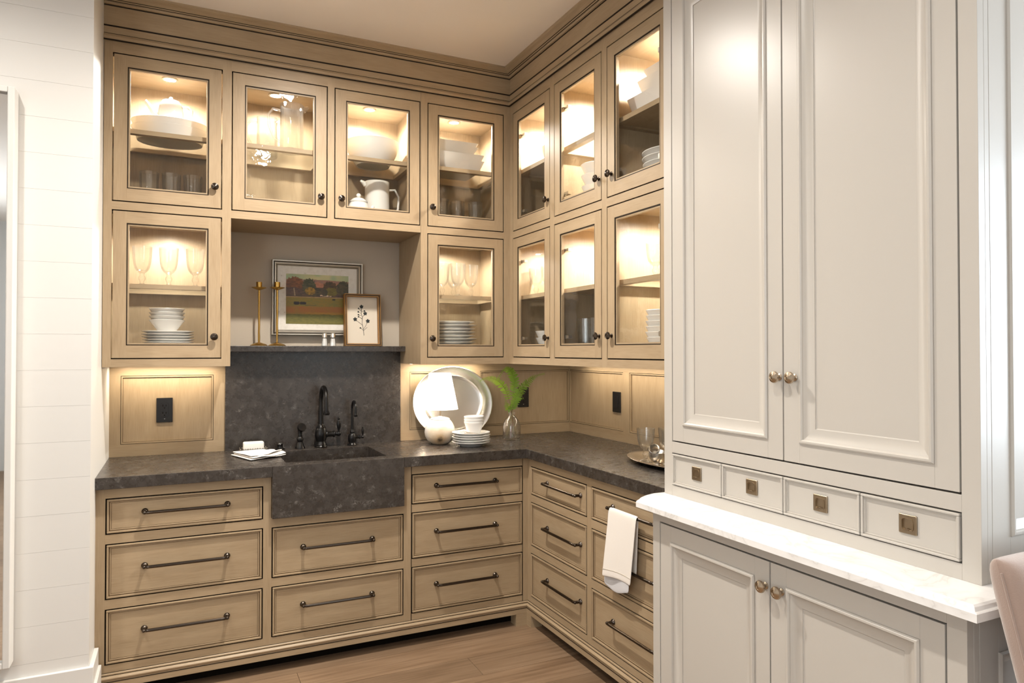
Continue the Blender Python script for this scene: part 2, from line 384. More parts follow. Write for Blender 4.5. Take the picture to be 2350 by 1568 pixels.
# rear and side walls of the room behind the camera, with window openings
def wall_with_hole(name, fr, u0, u1, holes, th, mat='white'):
    m = MB(); us = [u0]
    holes = sorted(holes)
    cur = u0
    for a, b, z0, z1 in holes:
        m.box(fr, cur, a, 0, ZC, 0, th); m.box(fr, a, b, 0, z0, 0, th); m.box(fr, a, b, z1, ZC, 0, th); cur = b
    m.box(fr, cur, u1, 0, ZC, 0, th)
    return struct(name, m, mat)
FY = Fr((0, -4.0, 0), (1, 0, 0), (0, 0, 1), (0, -1, 0))
wall_with_hole('wall_rear', FY, -2.3, 5.6, [(1.8, 4.8, 0.85, 2.65)], 0.1)
FR2 = Fr((5.5, 0, 0), (0, 1, 0), (0, 0, 1), (1, 0, 0))
wall_with_hole('wall_far_right', FR2, -4.0, 3.9, [(-2.5, 0.1, 0.85, 2.65)], 0.1)
FL2 = Fr((-2.28, 0, 0), (0, -1, 0), (0, 0, 1), (-1, 0, 0))
wall_with_hole('wall_far_left', FL2, -3.1, 4.0, [(0.4, 2.8, 0.85, 2.65)], 0.1)
struct('wall_far_back', MB().box(WORLD, 2.36, 5.6, 3.8, 3.95, 0, ZC), 'white')
for nm, fr, a, b in (('window_1', FY, 1.8, 4.8), ('window_2', FR2, -2.5, 0.1), ('window_3', FL2, 0.4, 2.8)):
    m = MB()
    m.box(fr, a, b, 0.85, 0.91, 0.02, 0.08); m.box(fr, a, b, 2.59, 2.65, 0.02, 0.08)
    k = 4
    for i in range(k):
        u = a + (b - a - 0.06) * i / (k - 1); m.box(fr, u, u + 0.06, 0.91, 2.59, 0.02, 0.08)
    w = struct(nm, m, 'white')
    for i in range(k - 1):
        u = a + (b - a - 0.06) * i / (k - 1) + 0.06; u2 = a + (b - a - 0.06) * (i + 1) / (k - 1)
        struct('pane', MB().box(fr, u, u2, 0.91, 2.59, 0.045, 0.05), 'sheet', w)
# shiplap wall on the left: boards with fine open joints
sl = struct('wall_left', MB().box(WORLD, -2.28, XL, 3.0615, 3.842, 0, ZC), 'white')
zs = [1.887 - 0.1339 * i for i in range(14)]
z = 1.887
while z < ZC: z += 0.1339
z -= 0.1339
edges = [ZC]
while z > 0.05: edges.append(z); z -= 0.1339
edges.append(0.0)
for a, b in zip(edges, edges[1:]):
    if a - b > 0.01:
        struct('board', MB().box(FB(3.06), -2.28, XL, b + 0.0003, a - 0.0003, -0.0015, 0.0, 'u'), 'white', sl)
bb = MB()
bb.box(WORLD, -2.28, XL + 0.016, 3.044, 3.06, 0, 0.235); bb.box(WORLD, -2.28, XL + 0.026, 3.034, 3.06, 0, 0.165)
bb.box(WORLD, XL, XL + 0.016, 3.06, 3.236, 0, 0.235); bb.box(WORLD, XL, XL + 0.026, 3.06, 3.236, 0, 0.165)
struct('baseboard_left', bb, 'white', bevel=0.002)

# painted wood panelling behind the worktop (rails, stiles, recessed panels with a beaded edge)
def splash(name, fr, u0, u1, panels, z0=ZT, z1=1.352, pz=(0.972, 1.302)):
    m = MB(); cur = u0
    m.box(fr, u0, u1, z0, pz[0], -0.02, 0, 'u'); m.box(fr, u0, u1, pz[1], z1, -0.02, 0, 'u')
    for a, b in panels:
        if a > cur + 1e-4: m.box(fr, cur, a, pz[0], pz[1], -0.02, 0, 'v')
        cur = b
    if u1 > cur + 1e-4: m.box(fr, cur, u1, pz[0], pz[1], -0.02, 0, 'v')
    w = struct(name, m, 'wood')
    for a, b in panels:
        p = struct('panel', MB().box(fr, a, b, pz[0], pz[1], -0.022, -0.010, 'v'), 'wood', w)
        frame_bars(fr, a, b, pz[0], pz[1], 0.0034, -0.012, -0.004, 'glaze_line', 'glaze', p)
        frame_bars(fr, a + .0025, b - .0025, pz[0] + .0025, pz[1] - .0025, 0.006, -0.012, -0.002, 'bead', 'wood', p)
        frame_bars(fr, a + .0085, b - .0085, pz[0] + .0085, pz[1] - .0085, 0.002, -0.012, -0.0095, 'glaze_line', 'glaze_soft', p)
    return w
def frame_bars(fr, u0, u1, v0, v1, w, n0, n1, name, mat, parent, bevel=0.0):
    m = MB()
    m.box(fr, u0, u1, v1 - w, v1, n0, n1, 'u'); m.box(fr, u0, u1, v0, v0 + w, n0, n1, 'u')
    m.box(fr, u0, u0 + w, v0 + w, v1 - w, n0, n1, 'v'); m.box(fr, u1 - w, u1, v0 + w, v1 - w, n0, n1, 'v')
    return ob(name, m, mat, parent, bevel)
splash('trim_1', FB(YW), XL, 0.207, [(-0.257, 0.153)])
splash('trim_2', FB(YW), 1.12, XW, [(1.178, 1.560), (1.613, 2.2245)])
splash('trim_3', FX(XW), -YW, -2.0, [(-3.813, -3.2215), (-3.163, -2.57), (-2.51, -2.06)])

# crown, frieze and bed moulding round the inner corner
def lmould(prof, yp, xp, xl, ye):
    rows = []
    for n, z in prof:
        rows.append([Vector((xl, yp - n, z)), Vector((xp - n, yp - n, z)), Vector((xp - n, ye, z))])
    m = MB(); b = 0; k = len(prof); L1 = xp - xl; L2 = yp - ye
    for i in range(k):
        for q in rows[i]: m.v.append(q)
    for i in range(k):
        j = (i + 1) % k
        for s_ in range(2):
            A, B_, C_, D = i * 3 + s_, i * 3 + s_ + 1, j * 3 + s_ + 1, j * 3 + s_
            c0 = sum(abs(prof[t][0] - prof[t - 1][0]) + abs(prof[t][1] - prof[t - 1][1]) for t in range(1, i + 1))
            c1 = c0 + abs(prof[j][0] - prof[i][0]) + abs(prof[j][1] - prof[i][1])
            x0, x1 = (0, L1) if s_ == 0 else (L1, L1 + L2)
            m.face([A, B_, C_, D], [(x0, c0), (x1, c0), (x1, c1), (x0, c1)], False)
    m.face([i * 3 for i in range(k)]); m.face([i * 3 + 2 for i in reversed(range(k))])
    return m
YE = 2.0
struct('trim_4', lmould([(-0.02, 2.826), (0.004, 2.826), (0.004, 2.93), (-0.02, 2.93)], YU, XU, XL, YE), 'wood')                    # frieze
struct('trim_5', lmould([(0.0, 2.915), (0.013, 2.917), (0.016, 2.921), (0.016, 2.926), (0.022, 2.930), (0.024, 2.933), (0.028, 2.934), (0.040, 2.941), (0.052, 2.946), (0.058, 2.950), (0.058, ZC), (0.0, ZC)], YU, XU, XL, YE), 'wood')   # crown
struct('trim_6', lmould([(-0.02, 2.766), (0.010, 2.766), (0.014, 2.772), (0.014, 2.778), (0.008, 2.788), (0.004, 2.793), (0.004, 2.826), (-0.02, 2.826)], YU, XU, XL, YE), 'wood')  # bed moulding
gl = MB()
for z0, z1, n in ((2.8225, 2.8285, 0.0062), (2.7905, 2.7930, 0.0058), (2.7620, 2.7665, 0.0112), (2.9115, 2.9155, 0.0062), (2.9265, 2.9285, 0.0195), (2.9320, 2.9345, 0.0262)):
    q = lmould([(n - 0.006, z0), (n, z0), (n, z1), (n - 0.006, z1)], YU, XU, XL, YE)
    b0 = len(gl.v); gl.v += q.v; gl.f += [tuple(i + b0 for i in f) for f in q.f]; gl.uv += q.uv; gl.sm += q.sm
struct('trim_7', gl, 'glaze')
# recessed ceiling lights (above and behind the camera)
WHERE = ['over the sink corner', 'over the grey hutch aisle', 'near the shiplap wall', 'left of the camera', 'behind the camera', 'far left behind the camera']
for (x, y, p), w in zip(DOWN, WHERE):
    t = thing('recessed_light', 'round white recessed ceiling light ' + w, 'ceiling light', (x, y, ZC), 'recessed ceiling lights')
    ob('trim_ring', MB().lathe([(0.045, 0.0), (0.062, 0.0), (0.062, -0.005), (0.047, -0.005)], 28, (x, y, ZC), close=True), 'white', t)
    ob('lens', MB().lathe([(0, -0.002), (0.044, -0.002), (0.044, -0.001), (0, -0.001)], 24, (x, y, ZC)), 'lens', t)

# ------------------------------------------------------------------ shared hardware meshes
def knob_mesh(mat, s=1.0):
    """axis along +Z = outward"""
    m = MB().lathe([(0, 0), (0.0095 * s, 0), (0.0095 * s, 0.002), (0.0050 * s, 0.005), (0.0045 * s, 0.012), (0.008 * s, 0.015), (0.0150 * s, 0.0175), (0.0165 * s, 0.021), (0.0150 * s, 0.025), (0.009 * s, 0.0275), (0.0085 * s, 0.0265), (0.004 * s, 0.0285), (0, 0.029)], 22)
    me = mesh_of(m, 'knob'); me.materials.append(M[mat]); return me
def handle_mesh(half, mat='bronze'):
    """bar along local X, standing off along +Z"""
    m = MB()
    pts = [(-half, 0, 0.002), (-half, 0, 0.020), (-half + 0.003, 0, 0.029), (-half + 0.011, 0, 0.034)]
    pts = pts + [(-half + 0.02 + (2 * half - 0.04) * i / 6, 0, 0.034) for i in range(7)] + [(-p[0], 0, p[2]) for p in reversed(pts)]
    m.tube(pts, 0.0066, 10)
    for sx in (-1, 1):
        m.lathe([(0, 0), (0.0125, 0), (0.0130, 0.003), (0.010, 0.008), (0.0065, 0.011), (0, 0.011)], 16, (sx * half, 0, 0))
        m.ball((sx * (half + 0.0005), 0, 0.031), 0.0075, 12, 8)
    me = mesh_of(m, 'handle'); me.materials.append(M[mat]); return me
K_UP = knob_mesh('bronze'); K_HU = knob_mesh('nickel', 1.05)
H_L = handle_mesh(0.158)
ROT_B = (PI / 2, 0, 0)                 # local Z -> -Y
ROT_R = (PI / 2, 0, -PI / 2)           # local Z -> -X, local X -> -Y
def rot_of(fr): return ROT_B if abs(fr.en.y) > 0.5 else ROT_R
HINGE = None
def hinge_mesh():
    m = MB().box(WORLD, -0.030, 0.030, -0.007, 0.007, -0.012, 0.006).box(WORLD, -0.034, -0.006, -0.010, 0.010, -0.004, 0.002)
    me = mesh_of(m, 'hinge'); me.materials.append(M['steel']); return me
HINGE = hinge_mesh()

# ------------------------------------------------------------------ upper cabinets
GAP = 0.0026
def gap_ring(fr, u0, u1, v0, v1, parent, sides='lrtb', n=-0.0045):  # near-black strips laid in the gaps, standing in for their shade
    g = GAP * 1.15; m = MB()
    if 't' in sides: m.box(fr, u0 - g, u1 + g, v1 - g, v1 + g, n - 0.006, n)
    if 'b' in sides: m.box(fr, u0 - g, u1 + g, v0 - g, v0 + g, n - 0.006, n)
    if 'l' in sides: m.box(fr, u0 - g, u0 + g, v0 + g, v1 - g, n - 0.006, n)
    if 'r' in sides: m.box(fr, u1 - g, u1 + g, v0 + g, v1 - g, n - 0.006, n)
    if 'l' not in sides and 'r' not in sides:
        for v in (v0, v1): o = ob('gap_shade_line', MB().box(fr, u0 - g, u1 + g, v - g, v + g, n - 0.006, n), 'gap', parent)
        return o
    return ob('gap_shade_line', m, 'gap', parent)
def face_frame(fr, u0, u1, v0, v1, cols, rows, cab, name='face_frame'):
    m = MB(); cur = u0
    for a, b in cols:
        if a - cur > 0.001: m.box(fr, cur, a - GAP, v0, v1, -0.02, 0, 'v')
        cv = v0
        for c_, d in rows:
            if c_ - cv > 0.001: m.box(fr, a - GAP, b + GAP, cv, c_ - GAP, -0.02, 0, 'u')
            cv = d + GAP
        if v1 - cv > 0.001: m.box(fr, a - GAP, b + GAP, cv, v1, -0.02, 0, 'u')
        cur = b + GAP
    if u1 - cur > 0.001: m.box(fr, cur, u1, v0, v1, -0.02, 0, 'v')
    return ob(name, m, 'wood', cab)
def glass_door(fr, u0, u1, v0, v1, knob_u, knob_v, cab, hinge_side=None, gaps='lrtb'):
    st, tr, br = 0.054, 0.053, 0.057
    a0, a1, b0, b1 = u0 + GAP, u1 - GAP, v0 + GAP, v1 - GAP
    m = MB()
    m.box(fr, a0, u0 + st, b0, b1, -0.02, 0, 'v'); m.box(fr, u1 - st, a1, b0, b1, -0.02, 0, 'v')
    m.box(fr, u0 + st, u1 - st, b0, v0 + br, -0.02, 0, 'u'); m.box(fr, u0 + st, u1 - st, v1 - tr, b1, -0.02, 0, 'u')
    d = ob('door', m, 'wood', cab)
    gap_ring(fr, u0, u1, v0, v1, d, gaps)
    i0, i1, j0, j1 = u0 + st, u1 - st, v0 + br, v1 - tr
    frame_bars(fr, i0, i1, j0, j1, 0.0042, -0.010, -0.0012, 'glaze_line', 'glaze', d)
    frame_bars(fr, i0 + .0042, i1 - .0042, j0 + .0042, j1 - .0042, 0.0062, -0.018, -0.004, 'bead', 'wood', d)
    ob('glass_pane', MB().box(fr, i0 + .006, i1 - .006, j0 + .006, j1 - .006, -0.0135, -0.0110), 'pane', d)
    inst('knob', K_UP, d, fr.p(knob_u, knob_v, 0.0), rot_of(fr))
    if hinge_side:
        for hv in (v1 - 0.130, v0 + 0.10):
            hu = i0 + 0.012 if hinge_side == 'l' else i1 - 0.012
            inst('hinge', HINGE, d, fr.p(hu, hv, -0.028), rot_of(fr))
    return d
def shelf(fr, u0, u1, z, n0, n1, cab, solid=False):
    """wood framed shelf with a glass middle; n0 = front, n1 = back (both negative)"""
    w = 0.030; t = 0.020
    m = MB()
    m.box(fr, u0, u1, z - t, z, n0 - w, n0, 'u'); m.box(fr, u0, u1, z - t, z, n1, n1 + w, 'u')
    m.box(fr, u0, u0 + w, z - t, z, n1 + w, n0 - w, 'n'); m.box(fr, u1 - w, u1, z - t, z, n1 + w, n0 - w, 'n')
    s = ob('shelf', m, 'wood', cab)
    if solid:
        ob('shelf_panel', MB().box(fr, u0 + w - .004, u1 - w + .004, z - 0.012, z - 0.001, n1 + w - .004, n0 - w + .004, 'u'), 'wood', s); return s
    ob('glass_panel', MB().box(fr, u0 + w - .004, u1 - w + .004, z - 0.008, z - 0.001, n1 + w - .004, n0 - w + .004), 'sheet', s)
    return s
PUCKS = []
PK = 9.5
def puck(x, y, z, cab, power=7.0):
    ob('puck_light', MB().lathe([(0.024, 0.0), (0.034, 0.0), (0.034, -0.005), (0.026, -0.006)], 24, (x, y, z), close=True), 'steel', cab)
    ob('puck_lens', MB().lathe([(0, -0.004), (0.025, -0.004), (0.025, -0.001), (0, -0.001)], 20, (x, y, z)), 'puck', cab)
    spot('puck_beam', (x, y, z - 0.008), power * PK, 172, 0.55, 0.022, PUCKC)
DV = [(1.389, 2.0313), (2.072, 2.7125)]
ZI = [(1.392, 2.036), (2.066, 2.735)]          # interior floor / ceiling of the two tiers
def carcass(fr, u0, u1, nb, z0, z1, decks, cab, ends=(True, True), th=0.016):
    m = MB()
    m.box(fr, u0, u1, z0, z1, nb, nb + 0.012, 'v')
    if ends[0]: m.box(fr, u0, u0 + th, z0, z1, nb + 0.012, -0.02, 'v')
    if ends[1]: m.box(fr, u1 - th, u1, z0, z1, nb + 0.012, -0.02, 'v')
    for a, b in decks: m.box(fr, u0 + (th if ends[0] else 0), u1 - (th if ends[1] else 0), a, b, nb + 0.012, -0.02, 'u')
    return ob('carcass', m, 'wood', cab)
fb, fx = FB(YU), FX(XU)
NB = -(3.826 - YU)                              # back of the back-run boxes
decks2 = [(1.352, 1.392), (2.018, 2.066), (2.703, 2.765)]
# left tower
cab = thing('upper_cabinet', 'tall beige glazed wall cabinet with two glass doors beside the white shiplap wall', 'cabinet', (-0.048, 3.6, 1.352), 'beige glass-door wall cabinets')
face_frame(fb, -0.302, 0.2075, 1.352, 2.766, [(-0.267, 0.167)], DV, cab)
carcass(fb, -0.302, 0.2075, NB, 1.352, 2.766, decks2, cab)
for (v0, v1), kz in zip(DV, (1.486, 2.169)): glass_door(fb, -0.267, 0.167, v0, v1, 0.138, kz, cab, None, 'tb')
for z in (1.718, 2.401): shelf(fb, -0.286, 0.1915, z, -0.034, NB + 0.014, cab)
puck(-0.051, 3.630, 2.703, cab, 5.0); puck(-0.05, 3.63, 2.018, cab, 3.0)
CAB_L = cab
# bridge over the niche
cab = thing('upper_cabinet', 'short beige glazed wall cabinet with two glass doors above the picture niche', 'cabinet', (0.663, 3.6, 2.034), 'beige glass-door wall cabinets')
face_frame(fb, 0.2075, 1.1175, 2.034, 2.766, [(0.2110, 0.6413), (0.679, 1.1135)], [DV[1]], cab)
carcass(fb, 0.2075, 1.1175, NB, 2.034, 2.766, [(2.034, 2.066), (2.703, 2.765)], cab)
ob('partition', MB().box(fb, 0.652, 0.668, 2.066, 2.703, NB + 0.012, -0.02, 'v'), 'wood', cab)
glass_door(fb, 0.2110, 0.6413, *DV[1], 0.611, 2.169, cab, None, 'rtb'); glass_door(fb, 0.679, 1.1135, *DV[1], 0.709, 2.169, cab)
shelf(fb, 0.2235, 0.652, 2.401, -0.034, NB + 0.014, cab); shelf(fb, 0.668, 1.1015, 2.401, -0.034, NB + 0.014, cab)
puck(0.424, 3.630, 2.703, cab, 4.2); puck(0.898, 3.630, 2.703, cab, 5.0)
# right tower
cab = thing('upper_cabinet', 'tall beige glazed wall cabinet with two glass doors right of the picture niche', 'cabinet', (1.374, 3.6, 1.352), 'beige glass-door wall cabinets')
face_frame(fb, 1.119, XU, 1.352, 2.766, [(1.157, 1.589)], DV, cab)
carcass(fb, 1.119, XU - 0.001, NB, 1.352, 2.766, decks2, cab)
for (v0, v1), kz in zip(DV, (1.486, 2.169)): glass_door(fb, 1.157, 1.589, v0, v1, 1.178, kz, cab)
for z in (1.718, 2.401): shelf(fb, 1.135, 1.613, z, -0.034, NB + 0.014, cab)
puck(1.376, 3.630, 2.703, cab, 5.0); puck(1.37, 3.63, 2.018, cab, 3.2)
# right run: corner unit and two-door unit, deeper boxes
NR = -(2.240 - XU)
cab = thing('upper_cabinet', 'deep beige glazed wall cabinet with three columns of glass doors, between corner and hutch', 'cabinet', (1.92, 2.9, 1.352), 'beige glass-door wall cabinets')
face_frame(fx, -YU, -2.005, 1.352, 2.766, [(-3.395, -2.979), (-2.933, -2.5175), (-2.473, -2.057)], DV, cab)
carcass(fx, -3.433, -2.005, NR, 1.352, 2.766, decks2, cab)
for yy in (2.956, 2.495):
    for z0, z1 in ((1.392, 2.018), (2.066, 2.703)): ob('partition', MB().box(fx, -yy - 0.008, -yy + 0.008, z0, z1, NR + 0.012, -0.02, 'v'), 'wood', cab)
for (v0, v1), kz in zip(DV, (1.486, 2.166)):
    glass_door(fx, -3.395, -2.979, v0, v1, -2.996, kz, cab, 'l'); glass_door(fx, -2.933, -2.5175, v0, v1, -2.536, kz, cab, 'l'); glass_door(fx, -2.473, -2.057, v0, v1, -2.441, kz, cab, 'r')
for z in (1.720, 2.402):
    for u0, u1, sol in ((-3.417, -2.964, (1, 1)), (-2.948, -2.503, (1, 0)), (-2.487, -2.021, (0, 1))): shelf(fx, u0, u1, z, -0.034, NR + 0.014, cab, sol[1 if z > 2 else 0])
for y in (3.19, 2.725, 2.255): puck(1.90, y, 2.703, cab, 12.0); puck(1.90, y, 2.018, cab, 6.0)
# LED strips under the wall cabinets
def led(u0, u1, fr, n, z, power, lab):
    o = ob('led_strip', MB().box(fr, u0, u1, z - 0.0035, z, n - 0.02, n), 'led', loc=tuple(fr.p((u0 + u1) / 2, z - 0.008, n - 0.01)))
    tag(o, lab, 'strip light', 'under cabinet strip lights')
    rz = 0 if abs(fr.en.y) > 0.5 else PI / 2
    p = fr.p((u0 + u1) / 2, z - 0.0045, n - 0.01)
    area('led_glow', p, (0, 0, rz), u1 - u0 - 0.02, 0.016, power, (1.0, 0.86, 0.66))
led(-0.27, 0.17, fb, -0.30, 1.352, 2.2, 'slim light strip under the left wall cabinet')
led(1.16, 1.59, fb, -0.30, 1.352, 2.8, 'slim light strip under the wall cabinet above the lamp')
led(-3.6, -2.1, fx, -0.50, 1.352, 4.6, 'slim light strip under the wall cabinets beside the hutch')

# ------------------------------------------------------------------ niche, stone splash, ledge
o = ob('stone_backsplash', MB().box(WORLD, 0.207, 1.12, 3.800, 3.84, ZT, 1.418), 'stone', loc=(0.66, 3.82, ZT)); tag(o, 'dark mottled stone slab behind the black taps', 'backsplash')
o = ob('stone_ledge', MB().box(WORLD, 0.2085, 1.1185, 3.700, 3.84, 1.418, 1.4475), 'stone', bevel=0.0015, loc=(0.66, 3.77, 1.418)); tag(o, 'narrow dark stone shelf ledge carrying candlesticks and pictures', 'shelf')

# ------------------------------------------------------------------ base cabinets
yb, xb = FB(YB), FX(XB)
def drawer(fr, u0, u1, v0, v1, cab, handle=None, hz=None):
    a0, a1, b0, b1 = u0 + GAP, u1 - GAP, v0 + GAP, v1 - GAP
    d = ob('drawer', MB().box(fr, a0 + .004, a1 - .004, b0 + .004, b1 - .004, -0.30, -0.0065, 'u'), 'wood', cab)
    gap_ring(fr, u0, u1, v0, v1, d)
    frame_bars(fr, a0, a1, b0, b1, 0.0075, -0.02, 0.003, 'bead', 'wood', d, 0.0018)
    frame_bars(fr, a0 + .0075, a1 - .0075, b0 + .0075, b1 - .0075, 0.0024, -0.02, -0.0038, 'glaze_line', 'glaze_soft', d)
    frame_bars(fr, a0 + .0099, a1 - .0099, b0 + .0099, b1 - .0099, 0.0052, -0.02, -0.0046, 'bead', 'wood', d, 0.0010)
    frame_bars(fr, a0 + .0151, a1 - .0151, b0 + .0151, b1 - .0151, 0.0014, -0.02, -0.0060, 'glaze_line', 'glaze_soft', d)
    inst('handle', H_L, d, fr.p(handle if handle is not None else (u0 + u1) / 2, hz, -0.0065), rot_of(fr))
    return d
def base_box(fr, u0, u1, cab, top=0.866, nb=-0.55):
    m = MB().box(fr, u0, u1, 0.10, 0.13, nb, -0.02, 'u').box(fr, u0, u0 + .016, 0.13, top, nb, -0.02, 'v').box(fr, u1 - .016, u1, 0.13, top, nb, -0.02, 'v').box(fr, u0 + .016, u1 - .016, 0.13, top, nb, nb + .012, 'v')
    # near-black sheets added behind the fronts, painting in the shade of the joints
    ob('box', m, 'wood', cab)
    ob('dark_backing', MB().box(fr, u0 + .016, u1 - .016, 0.13, top - 0.01, -0.034, -0.030), 'gap', cab)
RW = [(0.154, 0.374), (0.417, 0.637), (0.680, 0.8215)]
HZ = (0.277, 0.536, 0.759)
BZ = 0.10
cab = thing('base_cabinet', 'beige glazed base cabinet with three drawers beside the shiplap wall', 'cabinet', (0.02, 3.5, BZ), 'beige drawer base cabinets')
face_frame(yb, XL, 0.352, BZ, 0.866, [(-0.267, 0.332)], RW, cab); base_box(yb, XL, 0.352, cab)
for (a, b), hz in zip(RW, HZ): drawer(yb, -0.267, 0.332, a, b, cab, 0.030, hz).children
cab = thing('base_cabinet', 'beige glazed base cabinet with two wide drawers under the stone sink', 'cabinet', (0.673, 3.5, BZ), 'beige drawer base cabinets')
RS = [(0.154, 0.373), (0.415, 0.6355)]
face_frame(yb, 0.352, 0.994, BZ, 0.680, [(0.373, 0.9724)], RS, cab); base_box(yb, 0.353, 0.993, cab, 0.672)
m = MB().box(yb, 0.352, 0.368, 0.680, 0.866, -0.02, 0, 'v').box(yb, 0.9695, 0.994, 0.680, 0.866, -0.02, 0, 'v'); ob('stile', m, 'wood', cab)
for (a, b), hz in zip(RS, (0.277, 0.535)): drawer(yb, 0.373, 0.9724, a, b, cab, 0.665, hz)
cab = thing('base_cabinet', 'beige glazed base cabinet with three drawers between the sink and the inner corner', 'cabinet', (1.32, 3.5, BZ), 'beige drawer base cabinets')
face_frame(yb, 0.994, XB, BZ, 0.866, [(1.016, 1.6126)], RW, cab); base_box(yb, 0.994, XB - 0.002, cab)
ob('glaze_line', MB().box(yb, 1.0115, 1.0150, 0.12, 0.866, -0.01, 0.0006).box(yb, 1.6120, 1.6150, 0.12, 0.866, -0.01, 0.0006), 'glaze', cab)
for (a, b), hz in zip(RW, HZ): drawer(yb, 1.016, 1.6126, a, b, cab, 1.301, hz)
cab = thing('base_cabinet', 'beige glazed base cabinet with three narrow-looking drawers right of the inner corner', 'cabinet', (1.92, 2.94, BZ), 'beige drawer base cabinets')
face_frame(xb, -YB, -2.6457, BZ, 0.866, [(-3.2135, -2.6663)], RW, cab); base_box(xb, -3.248, -2.6457, cab)
DA = [drawer(xb, -3.2135, -2.6663, a, b, cab, -2.886, hz + 0.004) for (a, b), hz in zip(RW, HZ)]
cab = thing('base_cabinet', 'beige glazed base cabinet with a white towel on its top drawer, beside the grey hutch', 'cabinet', (1.92, 2.33, BZ), 'beige drawer base cabinets')
face_frame(xb, -2.6457, -2.02, BZ, 0.866, [(-2.625, -2.078)], RW, cab); base_box(xb, -2.6455, -2.02, cab)
DB = [drawer(xb, -2.625, -2.078, a, b, cab, -2.307, hz + 0.004) for (a, b), hz in zip(RW, HZ)]
# plinth with moulding, corner feet and a dark toe space
PL = [(-0.02, 0.062), (0.014, 0.062), (0.014, 0.088), (0.011, 0.090), (0.012, 0.094), (0.016, 0.099), (0.016, 0.103), (0.010, 0.108), (0.005, 0.111), (0.007, 0.113), (0.007, 0.117), (0.003, 0.120), (-0.02, 0.120)]
struct('trim_8', lmould(PL, YB, XB, XL, 2.02), 'wood')
m = MB().box(WORLD, 1.571, XB - 0.014, YB - 0.014, YB + 0.05, 0, 0.0625, 'v').box(WORLD, XB - 0.014, XB + 0.05, 3.186, YB + 0.05, 0, 0.0625, 'v').box(WORLD, XL, -0.24, YB - 0.014, YB + 0.05, 0, 0.0625, 'v')
struct('trim_9', m, 'wood')
m = MB().box(WORLD, XL, XB + 0.07, YB + 0.07, YB + 0.085, 0, 0.10).box(WORLD, XB + 0.07, XB + 0.085, 2.02, YB + 0.07, 0, 0.10)
struct('trim_10', m, 'gap')
gl = MB()
for z0, z1, n in ((0.0865, 0.0890, 0.0148), (0.1095, 0.1112, 0.0070), (0.1195, 0.1212, 0.0022)):
    q = lmould([(n - 0.006, z0), (n, z0), (n, z1), (n - 0.006, z1)], YB, XB, XL, 2.02)
    b0 = len(gl.v); gl.v += q.v; gl.f += [tuple(i + b0 for i in f) for f in q.f]; gl.uv += q.uv; gl.sm += q.sm
struct('trim_11', gl, 'glaze')

# ------------------------------------------------------------------ worktop and sink
SX0, SX1, SY0, SY1 = 0.436, 0.905, 3.302, 3.664
AX0, AX1 = 0.3685, 0.969
m = MB()
zb = 0.866
def slab(x0, x1, y0, y1): m.box(WORLD, x0, x1, y0, y1, zb, ZT)
m.prism([(XL, YC), (AX0, YC), (AX0, SY1 + 0.03), (AX1, SY1 + 0.03), (AX1, YC), (XC, YC), (XC, 2.0), (XW, 2.0), (XW, YW), (1.12, YW), (1.12, 3.80), (0.207, 3.80), (0.207, YW), (XL, YW)], WORLD, zb, ZT)
o = ob('worktop', m, 'stone', bevel=0.0016, loc=(0.9, 3.5, zb)); tag(o, 'L-shaped dark mottled stone worktop on the beige base cabinets', 'worktop')
bm_ = o.data; 
t = thing('apron_sink', 'dark stone apron-front sink set in the worktop below the black taps', 'sink', (0.67, 3.45, 0.68))
m = MB().box(WORLD, AX0 + .0006, AX1 - .0006, YC - 0.001, SY0, 0.682, ZT - 0.0004)
ob('apron', m, 'stone', t, 0.0016)
m = MB().box(WORLD, AX0 + .0006, SX0, SY0, SY1 + .0294, 0.70, ZT - 0.0004).box(WORLD, SX1, AX1 - .0006, SY0, SY1 + .0294, 0.70, ZT - 0.0004).box(WORLD, SX0, SX1, SY1, SY1 + .0294, 0.70, ZT - 0.0004).box(WORLD, SX0, SX1, SY0, SY1, 0.69, 0.715)
ob('basin', m, 'stone', t)
ob('drain', MB().lathe([(0, 0), (0.04, 0), (0.042, 0.003), (0.03, 0.004), (0, 0.002)], 24, (0.67, 3.5, 0.715)), 'black', t)

